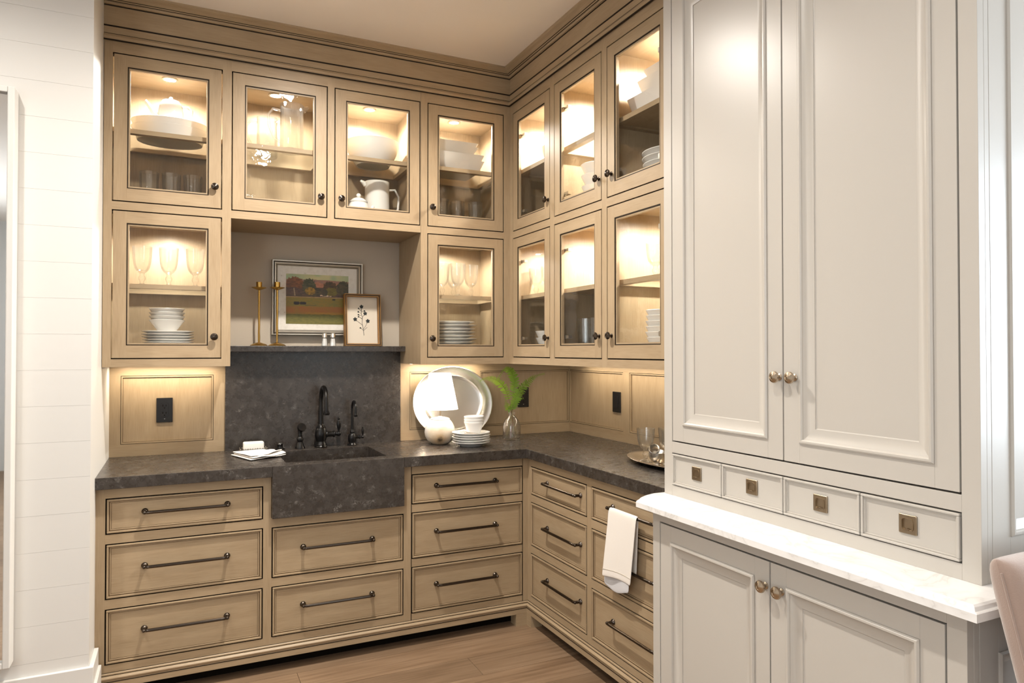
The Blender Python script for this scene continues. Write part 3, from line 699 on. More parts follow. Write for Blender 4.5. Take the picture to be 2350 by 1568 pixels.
# ------------------------------------------------------------------ grey hutch
fh, fhb = FX(1.556), FX(1.460)
def panel_door(fr, u0, u1, v0, v1, st, tr, br, cab, knob_u, knob_v, km=K_HU):
    a0, a1, b0, b1 = u0 + GAP * .9, u1 - GAP * .9, v0 + GAP, v1 - GAP
    m = MB()
    m.box(fr, a0, u0 + st, b0, b1, -0.022, 0, 'v'); m.box(fr, u1 - st, a1, b0, b1, -0.022, 0, 'v')
    m.box(fr, u0 + st, u1 - st, b0, v0 + br, -0.022, 0); m.box(fr, u0 + st, u1 - st, v1 - tr, b1, -0.022, 0)
    d = ob('door', m, 'paint', cab, 0.0008)
    raised(fr, u0 + st, u1 - st, v0 + br, v1 - tr, d)
    inst('knob', km, d, fr.p(knob_u, knob_v, 0), rot_of(fr))
    return d
def raised(fr, i0, i1, j0, j1, d):
    # applied bead, cove and flat field, as one ring of mitred strips each
    prof = [(0.0, -0.020), (0.0, 0.003), (0.004, 0.0065), (0.009, 0.0065), (0.012, 0.0035), (0.013, 0.000), (0.018, -0.002), (0.030, -0.008), (0.042, -0.0105), (0.0435, -0.0105), (0.0435, -0.0125), (0.046, -0.0135), (0.046, -0.020)]
    m = MB(); k = len(prof)
    for w, n in prof:
        for (u, v) in ((i0 + w, j0 + w), (i1 - w, j0 + w), (i1 - w, j1 - w), (i0 + w, j1 - w)): m.v.append(fr.p(u, v, n))
    for i in range(k - 1):
        for c_ in range(4):
            e = (c_ + 1) % 4; m.face([i * 4 + c_, i * 4 + e, (i + 1) * 4 + e, (i + 1) * 4 + c_], None, True)
    ob('panel_moulding', m, 'paint', d, sharp=28)
    ob('panel', MB().box(fr, i0 + .044, i1 - .044, j0 + .044, j1 - .044, -0.022, -0.0135), 'paint', d)
hb = thing('sideboard_cabinet', 'greige painted base cabinet of the hutch under the white marble top', 'cabinet', (1.85, 1.41, 0))
m = MB()
m.box(fhb, -1.938, -1.901, 0.0, 0.8875, -0.022, 0, 'v'); m.box(fhb, -0.931, -0.889, 0.0, 0.8875, -0.022, 0, 'v'); m.box(fhb, -1.901, -0.931, 0.849, 0.8875, -0.022, 0, 'u'); m.box(fhb, -1.901, -0.931, 0.0, 0.118, -0.022, 0, 'u')
ob('face_frame', m, 'paint', hb, 0.0008)
m = MB().box(WORLD, 1.482, 2.24, 1.918, 1.938, 0, 0.8875).box(WORLD, 1.482, 2.24, 0.897, 0.917, 0, 0.8875).box(WORLD, 2.22, 2.24, 0.917, 1.918, 0, 0.8875).box(WORLD, 1.482, 2.22, 0.917, 1.918, 0.09, 0.115).box(WORLD, 1.482, 2.22, 0.917, 1.918, 0.86, 0.8875)
ob('carcass', m, 'paint', hb)
ob('dark_backing', MB().box(fhb, -1.918, -0.917, 0.12, 0.855, -0.04, -0.036), 'gap', hb)  # black sheet added behind the doors so their gaps look shaded
# side facing the camera: stiles, rails, raised panel
fs = Fr((0, 0.889, 0), (1, 0, 0), (0, 0, 1), (0, -1, 0))
m = MB().box(fs, 1.4825, 1.5005, 0, 0.8875, -0.008, 0).box(fs, 1.502, 1.566, 0, 0.8875, -0.008, 0).box(fs, 1.566, 2.24, 0.785, 0.8875, -0.008, 0).box(fs, 1.566, 2.24, 0, 0.15, -0.008, 0).box(fs, 2.16, 2.24, 0.15, 0.785, -0.008, 0)
sp = ob('side_panel', m, 'paint', hb, 0.0006)
raised(Fr((0, 0.889, 0), (1, 0, 0), (0, 0, 1), (0, -1, 0)), 1.566, 2.16, 0.15, 0.785, sp)
panel_door(fhb, -1.899, -1.417, 0.120, 0.847, 0.056, 0.054, 0.06, hb, -1.432, 0.776)
panel_door(fhb, -1.417, -0.933, 0.120, 0.847, 0.057, 0.054, 0.06, hb, -1.376, 0.776)
# marble
t = thing('marble_top', 'white veined marble top with stepped edge on the greige hutch base', 'worktop', (1.85, 1.41, 0.8875))
out = [(1.414, 0.842), (1.414, 1.972), (1.432, 1.990), (1.470, 2.012), (1.516, 2.028), (1.590, 2.028), (1.590, 1.999), (2.24, 1.999), (2.24, 0.842)]
def inset(poly, d):
    cx = 1.8; cy = 1.42; res = []
    n = len(poly)
    for i in range(n):
        p0, p1, p2 = Vector(poly[i - 1]), Vector(poly[i]), Vector(poly[(i + 1) % n])
        e1 = (p1 - p0).normalized(); e2 = (p2 - p1).normalized()
        n1 = Vector((e1.y, -e1.x)); n2 = Vector((e2.y, -e2.x)); b = (n1 + n2).normalized(); k = d / max(0.35, b.dot(n1))
        res.append(tuple(p1 + b * k))
    return res
rows = [(0.0, 0.8875), (0.0, 0.9045), (0.003, 0.9065), (0.008, 0.9065), (0.0085, 0.9085), (0.011, 0.9135), (0.016, 0.9170), (0.022, 0.9180)]
m = MB(); k = len(out)
for d_, z_ in rows:
    for p in inset(out, d_): m.v.append(Vector((p[0], p[1], z_)))
for i in range(len(rows) - 1):
    for c_ in range(k):
        e = (c_ + 1) % k; m.face([i * k + c_, i * k + e, (i + 1) * k + e, (i + 1) * k + c_], None, True)
m.face(list(range(k))); m.face([(len(rows) - 1) * k + i for i in range(k)])
ob('slab', m, 'marble', t, sharp=25)
# upper part
hu = thing('tall_cupboard', 'tall greige painted hutch cupboard with two panelled doors and four small drawers', 'cabinet', (1.9, 1.456, 0.918))
m = MB()
m.box(fh, -1.9976, -1.955, 0.918, ZC, -0.022, 0, 'v'); m.box(fh, -0.957, -0.9153, 0.918, ZC, -0.022, 0, 'v')
m.box(fh, -1.955, -0.957, 0.918, 0.954, -0.022, 0, 'u'); m.box(fh, -1.955, -0.957, 1.067, 1.1054, -0.022, 0, 'u'); m.box(fh, -1.955, -0.957, 2.702, ZC, -0.022, 0, 'u')
ob('face_frame', m, 'paint', hu, 0.0008)
m = MB().box(WORLD, 1.578, 2.24, 1.978, 1.9976, 0.918, ZC).box(WORLD, 1.578, 2.24, 0.924, 0.944, 0.918, ZC).box(WORLD, 2.22, 2.24, 0.944, 1.978, 0.918, ZC).box(WORLD, 1.6, 2.22, 0.944, 1.978, 1.075, 1.095).box(WORLD, 1.578, 2.22, 0.944, 1.978, 2.72, 2.74)
ob('carcass', m, 'paint', hu)
ob('dark_backing', MB().box(fh, -1.978, -0.944, 1.10, 2.71, -0.040, -0.036).box(fh, -1.978, -0.944, 0.95, 1.07, -0.040, -0.036), 'gap', hu)  # black sheets stand in for shade behind doors and drawers
fs2 = Fr((0, 0.9153, 0), (1, 0, 0), (0, 0, 1), (0, -1, 0))
m = MB().box(fs2, 1.5785, 1.5945, 0.918, ZC, -0.008, 0).box(fs2, 1.596, 1.662, 0.918, ZC, -0.008, 0).box(fs2, 1.662, 2.24, 0.918, 1.012, -0.008, 0).box(fs2, 1.662, 2.24, 2.70, ZC, -0.008, 0).box(fs2, 2.16, 2.24, 1.012, 2.70, -0.008, 0)
sp = ob('side_panel', m, 'paint', hu, 0.0006)
raised(fs2, 1.662, 2.16, 1.012, 2.70, sp)
panel_door(fh, -1.953, -1.4574, 1.1074, 2.70, 0.058, 0.058, 0.0575, hu, -1.471, 1.348)
panel_door(fh, -1.4574, -0.959, 1.1074, 2.70, 0.058, 0.058, 0.0575, hu, -1.416, 1.348)
def pull_mesh():
    m = MB(); rr_ = 0.0225
    def rrect(h, r, z, n=5):
        pts = []
        for cx, cy, a0 in ((h - r, h - r, 0), (-h + r, h - r, 90), (-h + r, -h + r, 180), (h - r, -h + r, 270)):
            for i in range(n):
                a = math.radians(a0 + 90 * i / (n - 1)); pts.append(Vector((cx + r * math.cos(a), cy + r * math.sin(a), z)))
        return pts
    rows = [rrect(0.0225, 0.002, 0.0), rrect(0.0225, 0.002, 0.003), rrect(0.0215, 0.002, 0.004), rrect(0.0150, 0.007, 0.004), rrect(0.0148, 0.007, 0.0058), rrect(0.0135, 0.006, 0.0058), rrect(0.0125, 0.006, 0.0008)]
    m.grid(rows, True, False, True)
    b = len(m.v) - len(rows[-1]); m.face([b + i for i in range(len(rows[-1]))])
    m.tube([(-0.003, -0.0115, 0.003), (0, -0.0105, 0.0075), (0.003, -0.0115, 0.003)], 0.0014, 6)
    me = mesh_of(m, 'pull', sharp=30); me.materials.append(M['pewter']); return me
PULL = pull_mesh()
DY = [1.953, 1.7071, 1.4574, 1.2089, 0.959]
for a, b in zip(DY, DY[1:]):
    g_ = 0.0018
    u0, u1, v0, v1 = -a + g_, -b - g_, 0.956 + 0.001, 1.0654 - 0.002
    d = ob('drawer', MB().box(fh, u0 + .003, u1 - .003, v0 + .003, v1 - .003, -0.25, -0.004), 'paint', hu)
    frame_bars(fh, u0, u1, v0, v1, 0.0065, -0.02, 0.004, 'bead', 'paint', d, 0.0018)
    frame_bars(fh, u0 + .0065, u1 - .0065, v0 + .0065, v1 - .0065, 0.004, -0.02, -0.0008, 'bead', 'paint', d, 0.001)
    inst('pull', PULL, d, fh.p((u0 + u1) / 2, 1.012, -0.004), ROT_R)

# ------------------------------------------------------------------ tall white framed mirror on the shiplap
t = thing('wall_mirror', 'tall white framed mirror standing proud of the shiplap at the left edge', 'mirror', (-0.90, 3.02, 0.30))
fm = FB(3.058)
x0, x1, z0, z1 = -1.30, -0.538, 0.30, 2.366
m = MB().box(fm, x0, x0 + .022, z0, z1, 0, 0.068).box(fm, x1 - .022, x1, z0, z1, 0, 0.068).box(fm, x0 + .022, x1 - .022, z1 - .022, z1, 0, 0.068).box(fm, x0 + .022, x1 - .022, z0, z0 + .022, 0, 0.068)
ob('frame', m, 'white', t, 0.003)
ob('mirror_glass', MB().box(fm, x0 + .02, x1 - .02, z0 + .02, z1 - .02, 0.004, 0.050), 'mirror', t)
#@@OBJECTS@@
# ------------------------------------------------------------------ crockery and glass (profiles in metres, z up from the base)
def pl_plate(r, h, foot=0.55, t=0.004):
    return [(0, 0.002), (r * foot - .006, 0.002), (r * foot - .004, 0), (r * foot, 0), (r * foot + .004, 0.004), (r * 0.86, h * 0.72), (r - .001, h - .001), (r, h + .0015), (r - .003, h + .0025), (r * 0.85, h * 0.72 + t), (r * foot, 0.004 + t), (0, 0.003 + t)]
def pl_bowl(r, h, foot=0.5, t=0.004, flare=0.0):
    o_ = [(0, 0.003), (r * foot - .005, 0.003), (r * foot - .003, 0), (r * foot, 0), (r * foot + .002, 0.004)]
    n = 6
    for i in range(1, n + 1):
        a = i / n; o_.append((r * foot + (r - r * foot) * (math.sin(a * PI / 2) ** 0.9 if not flare else a ** flare), 0.004 + (h - 0.004) * a))
    inner = [(max(0, x - t), z + (t if z < h * 0.3 else 0)) for x, z in reversed(o_[4:])]
    inner[0] = (r - t, h); return o_ + [(r - t * 0.4, h + 0.0012)] + inner + [(0, 0.004 + t)]
def pl_goblet(h=0.15, r=0.041):
    o_ = [(0, 0.001), (0.034, 0), (0.036, 0.002), (0.030, 0.005), (0.012, 0.010), (0.0085, 0.014), (0.009, 0.020), (0.0145, 0.028), (0.0150, 0.033), (0.0140, 0.039), (0.0095, 0.046), (0.0105, 0.052), (0.013, 0.056), (0.022, 0.062), (0.031, 0.074), (0.036, 0.092), (0.039, 0.115), (r, h)]
    inn = [(r - .0016, h), (0.0372, 0.115), (0.0342, 0.092), (0.029, 0.077), (0.020, 0.066), (0, 0.062)]
    k = h / 0.15; return [(a, b * k) for a, b in o_ + inn]
def pl_tumbler(r=0.038, h=0.105, rb=0.030):
    return [(0, 0.0), (rb - .002, 0), (rb, 0.002), (r, h), (r - .0015, h + .0008), (r - .0028, h), (rb - .002, 0.012), (0, 0.010)]
def lathe_mesh(name, prof, mat, segs=32, ribs=0, sx=1, sy=1, sharp=40):
    m = MB().lathe(prof, segs, sx=sx, sy=sy)
    if ribs:
        for i, p in enumerate(m.v):
            a = math.atan2(p.y, p.x); r = math.hypot(p.x, p.y)
            if r > 0.01: k = 1 + 0.035 * math.cos(a * ribs); p.x *= k; p.y *= k
    me = mesh_of(m, name, sharp=sharp); me.materials.append(M[mat])
    bm = bmesh.new(); bm.from_mesh(me); bmesh.ops.remove_doubles(bm, verts=bm.verts, dist=1e-6); bmesh.ops.recalc_face_normals(bm, faces=bm.faces); bm.to_mesh(me); bm.free()
    return me
def put(name, me, loc, label, cat, group=None, rz=0.0, rot=None, scale=None):
    o = bpy.data.objects.new(name, me); COL.objects.link(o); o.location = loc; o.rotation_euler = rot or (0, 0, rz)
    if scale: o.scale = scale
    ORG[o.name] = Vector(loc); return tag(o, label, cat, group)
def stack(name, me, x, y, z, n, dz, what, cat, group, top=None, jit=0.003):
    rr = random.Random(int(x * 977 + y * 131 + z * 17))
    for i in range(n):
        lab = ORDN[i] if i < n - 1 or n > len(ORDN) else 'topmost'
        put(name, me, (x + rr.uniform(-jit, jit), y + rr.uniform(-jit, jit), z + i * dz), what % lab, cat, group, rr.uniform(0, 6))
    return z + n * dz
G_GOB = lathe_mesh('goblet', pl_goblet(), 'glass'); G_GOB2 = lathe_mesh('goblet_tall', pl_goblet(0.165, 0.042), 'glass')
G_TUM = lathe_mesh('tumbler', pl_tumbler(), 'glass', 36, 12); G_TUM2 = lathe_mesh('ribbed_tumbler', pl_tumbler(0.041, 0.185, 0.034), 'glass', 48, 10)
ZF1, ZS1, ZF2, ZS2 = 1.392, 1.718, 2.066, 2.401
# D1 upper-left: platter stack with teapot, tumblers below
PLAT = lathe_mesh('oval_platter', pl_bowl(0.165, 0.060, 0.84, 0.004, 1.0), 'ceramic', 48, 0, 1.0, 0.74)
for i, w in enumerate(('lower', 'upper')):
    put('oval_platter', PLAT, (-0.048, 3.640, ZS2 + 0.001 + i * 0.030), w + ' of two deep white oval platters under the teapot', 'platter', 'platters under the teapot')
def teapot(x, y, z, lab, s=1.0, handle=1):
    t = thing('teapot', lab, 'teapot', (x, y, z))
    ob('body', MB().lathe([(0, 0), (0.040 * s, 0), (0.046 * s, 0.006 * s), (0.050 * s, 0.030 * s), (0.049 * s, 0.060 * s), (0.043 * s, 0.088 * s), (0.036 * s, 0.097 * s), (0, 0.097 * s)], 32, (x, y, z)), 'ceramic', t)
    l = ob('lid', MB().lathe([(0.037 * s, 0.097 * s), (0.034 * s, 0.102 * s), (0.015 * s, 0.108 * s), (0, 0.109 * s)], 28, (x, y, z)).ball((x, y, z + 0.114 * s), 0.008 * s), 'ceramic', t)
    ob('spout', MB().tube([(x - 0.040 * s, y, z + 0.028 * s), (x - 0.062 * s, y, z + 0.040 * s), (x - 0.078 * s, y, z + 0.066 * s), (x - 0.098 * s, y, z + 0.092 * s)], [0.017 * s, 0.013 * s, 0.009 * s, 0.0075 * s], 12), 'ceramic', t)
    ob('handle', MB().tube([(x + 0.044 * s, y, z + 0.082 * s), (x + 0.066 * s, y, z + 0.086 * s), (x + 0.082 * s, y, z + 0.072 * s), (x + 0.080 * s, y, z + 0.046 * s), (x + 0.064 * s, y, z + 0.026 * s), (x + 0.046 * s, y, z + 0.022 * s)], 0.0055 * s, 10), 'ceramic', t)
    return t
teapot(-0.046, 3.635, ZS2 + 0.085, 'white teapot with straight spout standing on the oval platters', 1.1)
for i, (x, w) in enumerate(((-0.135, 'left'), (-0.042, 'middle'), (0.050, 'right'))):
    put('tumbler', G_TUM2, (x, 3.63, ZF2 + .001), 'clear tumbler, %s of three below the teapot' % w, 'glass', 'tumblers in the top left cabinet', i)
# D2: two glass pitchers, oval platters below
def pitcher(x, y, z, lab, h, r, mat='glass', hx=-1, name='pitcher', group=None, hr=0.05):
    t = thing(name, lab, 'pitcher', (x, y, z), group)
    ob('body', MB().lathe([(0, 0), (r - .004, 0), (r, 0.005), (r * 1.02, h * 0.4), (r * 0.98, h * 0.8), (r * 1.0, h), (r - .0022, h + .001), (r * .98 - .0035, h * 0.8), (r - .004, h * 0.4), (r - .005, 0.014), (0, 0.012)], 36, (x, y, z)), mat, t)
    zt = z + h
    ob('spout', MB().tube([(x - hx * (r - .004), y, zt - 0.022), (x - hx * (r + .010), y, zt - 0.006), (x - hx * (r + .024), y, zt + 0.002)], [0.013, 0.011, 0.006], 12, cap=False), mat, t)
    ob('handle', MB().tube([(x + hx * (r - .002), y, z + h * 0.86), (x + hx * (r + hr * .6), y, z + h * 0.88), (x + hx * (r + hr), y, z + h * 0.74), (x + hx * (r + hr * .92), y, z + h * 0.5), (x + hx * (r + hr * .5), y, z + h * 0.27), (x + hx * (r - .002), y, z + h * 0.2)], 0.0062, 10), mat, t)
    return t
pitcher(0.392, 3.70, ZS2 + .001, 'shorter clear glass pitcher with its handle to the left', 0.200, 0.050, group='glass pitchers')
pitcher(0.492, 3.555, ZS2 + .001, 'taller clear glass pitcher right of the shorter one', 0.235, 0.056, group='glass pitchers', hr=0.055)
P2 = lathe_mesh('shallow_platter', pl_plate(0.175, 0.022, 0.7), 'ceramic', 48, 0, 1.0, 0.72)
for i in range(4):
    put('oval_platter', P2, (0.405, 3.62, ZF2 + .001 + i * 0.020), 'shallow white oval platter, %s of the stack below the glass pitchers' % (ORDN[i] if i < 3 else 'topmost'), 'platter', 'platters below the glass pitchers')
# D3: big bowl, white jug and covered pot
put('serving_bowl', lathe_mesh('serving_bowl', pl_bowl(0.140, 0.125, 0.62, 0.006), 'ceramic', 56), (0.918, 3.640, ZS2 + .001), 'large plain white serving bowl on a glass shelf', 'bowl')
pitcher(0.955, 3.690, ZF2 + .001, 'tall white ceramic jug with a wide loop handle', 0.265, 0.066, 'ceramic', 1, 'jug', None, 0.055)
t = thing('covered_pot', 'small white covered pot in front of the white jug', 'pot', (0.826, 3.565, ZF2))
ob('body', MB().lathe([(0, 0), (0.034, 0), (0.046, 0.02), (0.056, 0.06), (0.054, 0.095), (0.044, 0.118), (0, 0.118)], 32, (0.826, 3.565, ZF2 + .001)), 'ceramic', t)
ob('lid', MB().lathe([(0.045, 0.118), (0.047, 0.124), (0.030, 0.140), (0.012, 0.146), (0, 0.146)], 28, (0.826, 3.565, ZF2 + .001)).ball((0.826, 3.565, ZF2 + 0.158), 0.012), 'ceramic', t)
ob('spout', MB().tube([(0.872, 3.56, ZF2 + 0.070), (0.890, 3.56, ZF2 + 0.085), (0.902, 3.56, ZF2 + 0.108)], [0.013, 0.011, 0.008], 10), 'ceramic', t)
# D4: square dishes, tumblers
def dish(x, y, z, wx, wy, h, lab, grp, taper=0.024):
    m = MB(); rows = []
    def ring(ax, ay, zz, r=0.012, n=4):
        pts = []
        for cx, cy, a0 in ((ax - r, ay - r, 0), (-ax + r, ay - r, 90), (-ax + r, -ay + r, 180), (ax - r, -ay + r, 270)):
            for i in range(n):
                a = math.radians(a0 + 90 * i / (n - 1)); pts.append(Vector((x + cx + r * math.cos(a), y + cy + r * math.sin(a), z + zz)))
        return pts
    a, b = wx / 2, wy / 2
    rows = [ring(a - taper, b - taper, 0.0), ring(a, b, h), ring(a - .004, b - .004, h + .001), ring(a - taper - .004, b - taper - .004, 0.006)]
    m.grid(rows, True, False, True); k = len(rows[0])
    m.face(list(range(k))); m.face([3 * k + i for i in range(k)])
    return tag(ob('rectangular_dish', m, 'ceramic', loc=(x, y, z), sharp=30), lab, 'dish', grp)
g = 'rectangular dishes in the top cabinet right of the niche'
dish(1.352, 3.62, ZS2 + .001, 0.308, 0.25, 0.060, 'deep white rectangular dish at the bottom of its stack', g)
dish(1.352, 3.62, ZS2 + .034, 0.308, 0.25, 0.060, 'deep white rectangular dish, middle one of its stack', g)
dish(1.335, 3.62, ZS2 + .098, 0.285, 0.22, 0.040, 'shallow white rectangular dish lying on two deep ones', g)
dish(1.335, 3.62, ZS2 + .120, 0.285, 0.22, 0.040, 'topmost shallow white rectangular dish of its stack', g)
for i, (x, y, w) in enumerate(((1.292, 3.60, 'left'), (1.392, 3.62, 'middle'), (1.492, 3.60, 'right'), (1.345, 3.72, 'rear'))):
    put('tumbler', G_TUM2, (x, y, ZF2 + .001), 'clear tumbler, the %s one below the rectangular dishes' % w, 'glass', 'tumblers below the rectangular dishes', i)
# lower left: goblets, bowls on plates
for i, (x, w) in enumerate(((-0.160, 'left'), (-0.050, 'middle'), (0.062, 'right'))):
    put('goblet', G_GOB2, (x, 3.60, ZS1 + .001), 'clear stemmed goblet, %s of three in the lower left cabinet' % w, 'goblet', 'goblets in the lower left cabinet', i)
PLATE = lathe_mesh('plate', pl_plate(0.110, 0.019), 'ceramic', 40); BOWL = lathe_mesh('bowl', pl_bowl(0.076, 0.055, 0.5, 0.004, 1.0), 'ceramic', 36)
zt_ = stack('plate', PLATE, -0.050, 3.60, ZF1 + .001, 9, 0.0125, 'white plate, %s of the stack in the lower left cabinet', 'plate', 'plates in the lower left cabinet')
stack('bowl', BOWL, -0.056, 3.60, zt_ + 0.004, 4, 0.0175, 'white bowl, %s of the stack standing on plates', 'bowl', 'bowls in the lower left cabinet', jit=0.0006)
# lower right of niche
DINNER = lathe_mesh('dinner_plate', pl_plate(0.130, 0.021), 'ceramic', 44)
stack('plate', DINNER, 1.360, 3.61, ZF1 + .001, 10, 0.0185, 'white dinner plate, %s of the stack below the goblets', 'plate', 'dinner plates right of the niche', jit=0.006)
for i, (x, y, w) in enumerate(((1.300, 3.61, 'leftmost'), (1.372, 3.56, 'front'), (1.400, 3.70, 'rear'), (1.466, 3.60, 'rightmost'))):
    put('goblet', G_GOB2, (x, y, ZS1 + .001), 'clear stemmed goblet, %s one above the dinner plates' % w, 'goblet', 'goblets above the dinner plates', i)
# right run
put('serving_bowl', lathe_mesh('footed_bowl', pl_bowl(0.11, 0.12, 0.5, 0.005), 'ceramic', 40), (1.86, 3.26, 2.404), 'white bowl half hidden in the top corner cabinet', 'bowl')
for i, (x, y, w) in enumerate(((1.75, 3.355, 'left'), (1.76, 3.235, 'right'), (1.87, 3.30, 'rear'))):
    put('goblet', G_GOB, (x, y, 1.722), 'clear goblet, %s one of three on the shelf of the lower corner cabinet' % w, 'goblet', 'goblets in the corner cabinet', i)
SB = lathe_mesh('small_bowl', pl_bowl(0.072, 0.062, 0.55, 0.004, 0.8), 'ceramic', 36)
stack('bowl', SB, 1.78, 3.265, 1.393, 3, 0.036, 'white bowl, %s of three in the corner cabinet', 'bowl', 'bowls in the lower corner cabinet')
stack('bowl', lathe_mesh('soup_bowl', pl_bowl(0.085, 0.085, 0.45, 0.005, 0.8), 'ceramic', 40), 1.80, 2.80, 2.067, 4, 0.052, 'white soup bowl, %s of four in the top middle cabinet', 'bowl', 'soup bowls right of the corner')
for i, (x, y, w) in enumerate(((1.76, 2.862, 'front left'), (1.76, 2.765, 'front right'), (1.85, 2.815, 'rear'))):
    put('tumbler', G_TUM2, (x, y, 1.393), 'ribbed clear tumbler, %s of three in the lower middle cabinet' % w, 'glass', 'tumblers right of the corner', i)
g = 'casseroles in the top cabinet by the hutch'
dish(1.83, 2.29, 2.404, 0.24, 0.32, 0.085, 'lower deep white casserole in the top cabinet by the hutch', g)
dish(1.83, 2.275, 2.470, 0.20, 0.26, 0.085, 'middle white casserole nested in the lower one', g)
dish(1.83, 2.265, 2.535, 0.18, 0.22, 0.06, 'topmost small white casserole by the hutch', g)
stack('plate', DINNER, 1.82, 2.265, 2.067, 7, 0.024, 'white plate, %s of the stack in the top cabinet by the hutch', 'plate', 'plates by the hutch')
stack('bowl', lathe_mesh('rice_bowl', pl_bowl(0.078, 0.062, 0.5, 0.004, 0.7), 'ceramic', 40), 1.80, 2.305, 1.393, 7, 0.0225, 'white bowl, %s of the tall stack beside the hutch', 'bowl', 'bowls by the hutch')
for i, (y, w) in enumerate(((2.34, 'left'), (2.23, 'right'))):
    put('goblet', G_GOB, (1.78, y, 1.722), 'clear goblet, %s of two above the tall bowl stack' % w, 'goblet', 'goblets by the hutch', i)

# ------------------------------------------------------------------ worktop: taps
def P(*a): return Vector(a)
def lever(t, x, y, z, s, dx):
    """side valve with an upright porcelain-style lever"""
    v = ob('valve', MB().lathe([(0, 0), (0.016 * s, 0), (0.017 * s, 0.006 * s), (0.014 * s, 0.012 * s), (0.014 * s, 0.036 * s), (0.017 * s, 0.040 * s), (0.017 * s, 0.046 * s), (0.010 * s, 0.050 * s), (0.010 * s, 0.060 * s), (0, 0.060 * s)], 20, (x, y, z), Matrix.Rotation(PI / 2, 3, 'Y')), 'black', t)
    lx = x + 0.068 * s
    ob('lever', MB().ball((lx, y, z), 0.0135 * s, 14, 10).lathe([(0.006 * s, 0.008 * s), (0.005 * s, 0.018 * s), (0.009 * s, 0.032 * s), (0.0115 * s, 0.050 * s), (0.010 * s, 0.066 * s), (0.006 * s, 0.076 * s), (0.0075 * s, 0.081 * s), (0.005 * s, 0.088 * s), (0, 0.089 * s)], 16, (lx, y - 0.004 * s, z)), 'black', t)
def gooseneck(t, x, y, z0, z1, r, reach, drop, tip=1.4):
    pts = [P(x, y, z0), P(x, y, (z0 + z1) / 2), P(x, y, z1 - reach / 2)]
    n = 10
    for i in range(1, n + 1):
        a = PI * i / n; pts.append(P(x, y - reach / 2 + reach / 2 * math.cos(a), z1 - reach / 2 + reach / 2 * math.sin(a)))
    e = pts[-1]; pts.append(P(e.x, e.y, e.z - drop))
    ob('spout', MB().tube(pts, [r * 1.1] + [r] * (len(pts) - 1), 14), 'black', t)
    ob('aerator', MB().lathe([(0, -0.006), (r * 1.25, -0.006), (r * 1.5, 0.0), (r * 1.5, 0.005), (r * 1.2, 0.008), (r * 1.2, 0.014), (0, 0.014)], 18, (e.x, e.y, e.z - drop - 0.004)), 'black', t)
x, y = 0.674, 3.755
t = thing('kitchen_tap', 'tall black gooseneck tap with a side lever behind the sink', 'tap', (x, y, ZT))
ob('body', MB().lathe([(0, 0), (0.033, 0), (0.034, 0.004), (0.030, 0.010), (0.031, 0.014), (0.026, 0.024), (0.024, 0.030), (0.029, 0.044), (0.032, 0.062), (0.031, 0.080), (0.026, 0.096), (0.024, 0.100), (0.026, 0.103), (0.024, 0.106), (0.016, 0.114), (0.014, 0.122), (0, 0.122)], 28, (x, y, ZT)), 'black', t)
gooseneck(t, x, y, ZT + 0.118, ZT + 0.318, 0.0112, 0.15, 0.052); lever(t, x + 0.024, y - 0.004, ZT + 0.066, 1.0, 1)
x, y = 0.839, 3.755
t = thing('filter_tap', 'small slender black gooseneck tap right of the tall one', 'tap', (x, y, ZT))
ob('body', MB().lathe([(0, 0), (0.025, 0), (0.026, 0.003), (0.020, 0.009), (0.018, 0.014), (0.021, 0.022), (0.022, 0.040), (0.020, 0.054), (0.014, 0.062), (0.010, 0.066), (0.013, 0.071), (0.011, 0.076), (0.008, 0.084), (0, 0.084)], 24, (x, y, ZT)), 'black', t)
gooseneck(t, x, y, ZT + 0.08, ZT + 0.238, 0.0068, 0.085, 0.025); lever(t, x + 0.014, y - 0.003, ZT + 0.042, 0.62, 1)
x, y = 0.566, 3.745
t = thing('side_sprayer', 'black hand sprayer standing left of the tall tap', 'sprayer', (x, y, ZT))
ob('base', MB().lathe([(0, 0), (0.026, 0), (0.026, 0.004), (0.020, 0.016), (0.016, 0.028), (0.014, 0.033), (0, 0.033)], 24, (x, y, ZT)), 'black', t)
ob('handle', MB().lathe([(0.012, 0.033), (0.017, 0.044), (0.016, 0.054), (0.010, 0.062), (0.011, 0.066), (0.009, 0.072), (0.011, 0.084), (0.012, 0.096)], 20, (x, y, ZT)), 'black', t)
ax = Matrix.Rotation(math.radians(62), 3, 'X') @ Matrix.Rotation(math.radians(16), 3, 'Y')
ob('spray_head', MB().lathe([(0, -0.014), (0.010, -0.012), (0.019, 0.0), (0.023, 0.014), (0.022, 0.020), (0, 0.021)], 24, (x + 0.002, y - 0.002, ZT + 0.104), ax), 'black', t)
x, y = 0.467, 3.750
t = thing('push_button', 'low black push button with a pale cap left of the sprayer', 'button', (x, y, ZT))
ob('collar', MB().lathe([(0, 0), (0.026, 0), (0.026, 0.003), (0.016, 0.008), (0.013, 0.018), (0.015, 0.026), (0.0125, 0.030), (0, 0.030)], 24, (x, y, ZT)), 'black', t)
ob('cap', MB().lathe([(0.0105, 0.030), (0.0105, 0.0325), (0, 0.033)], 20, (x, y, ZT)), 'steel', t)
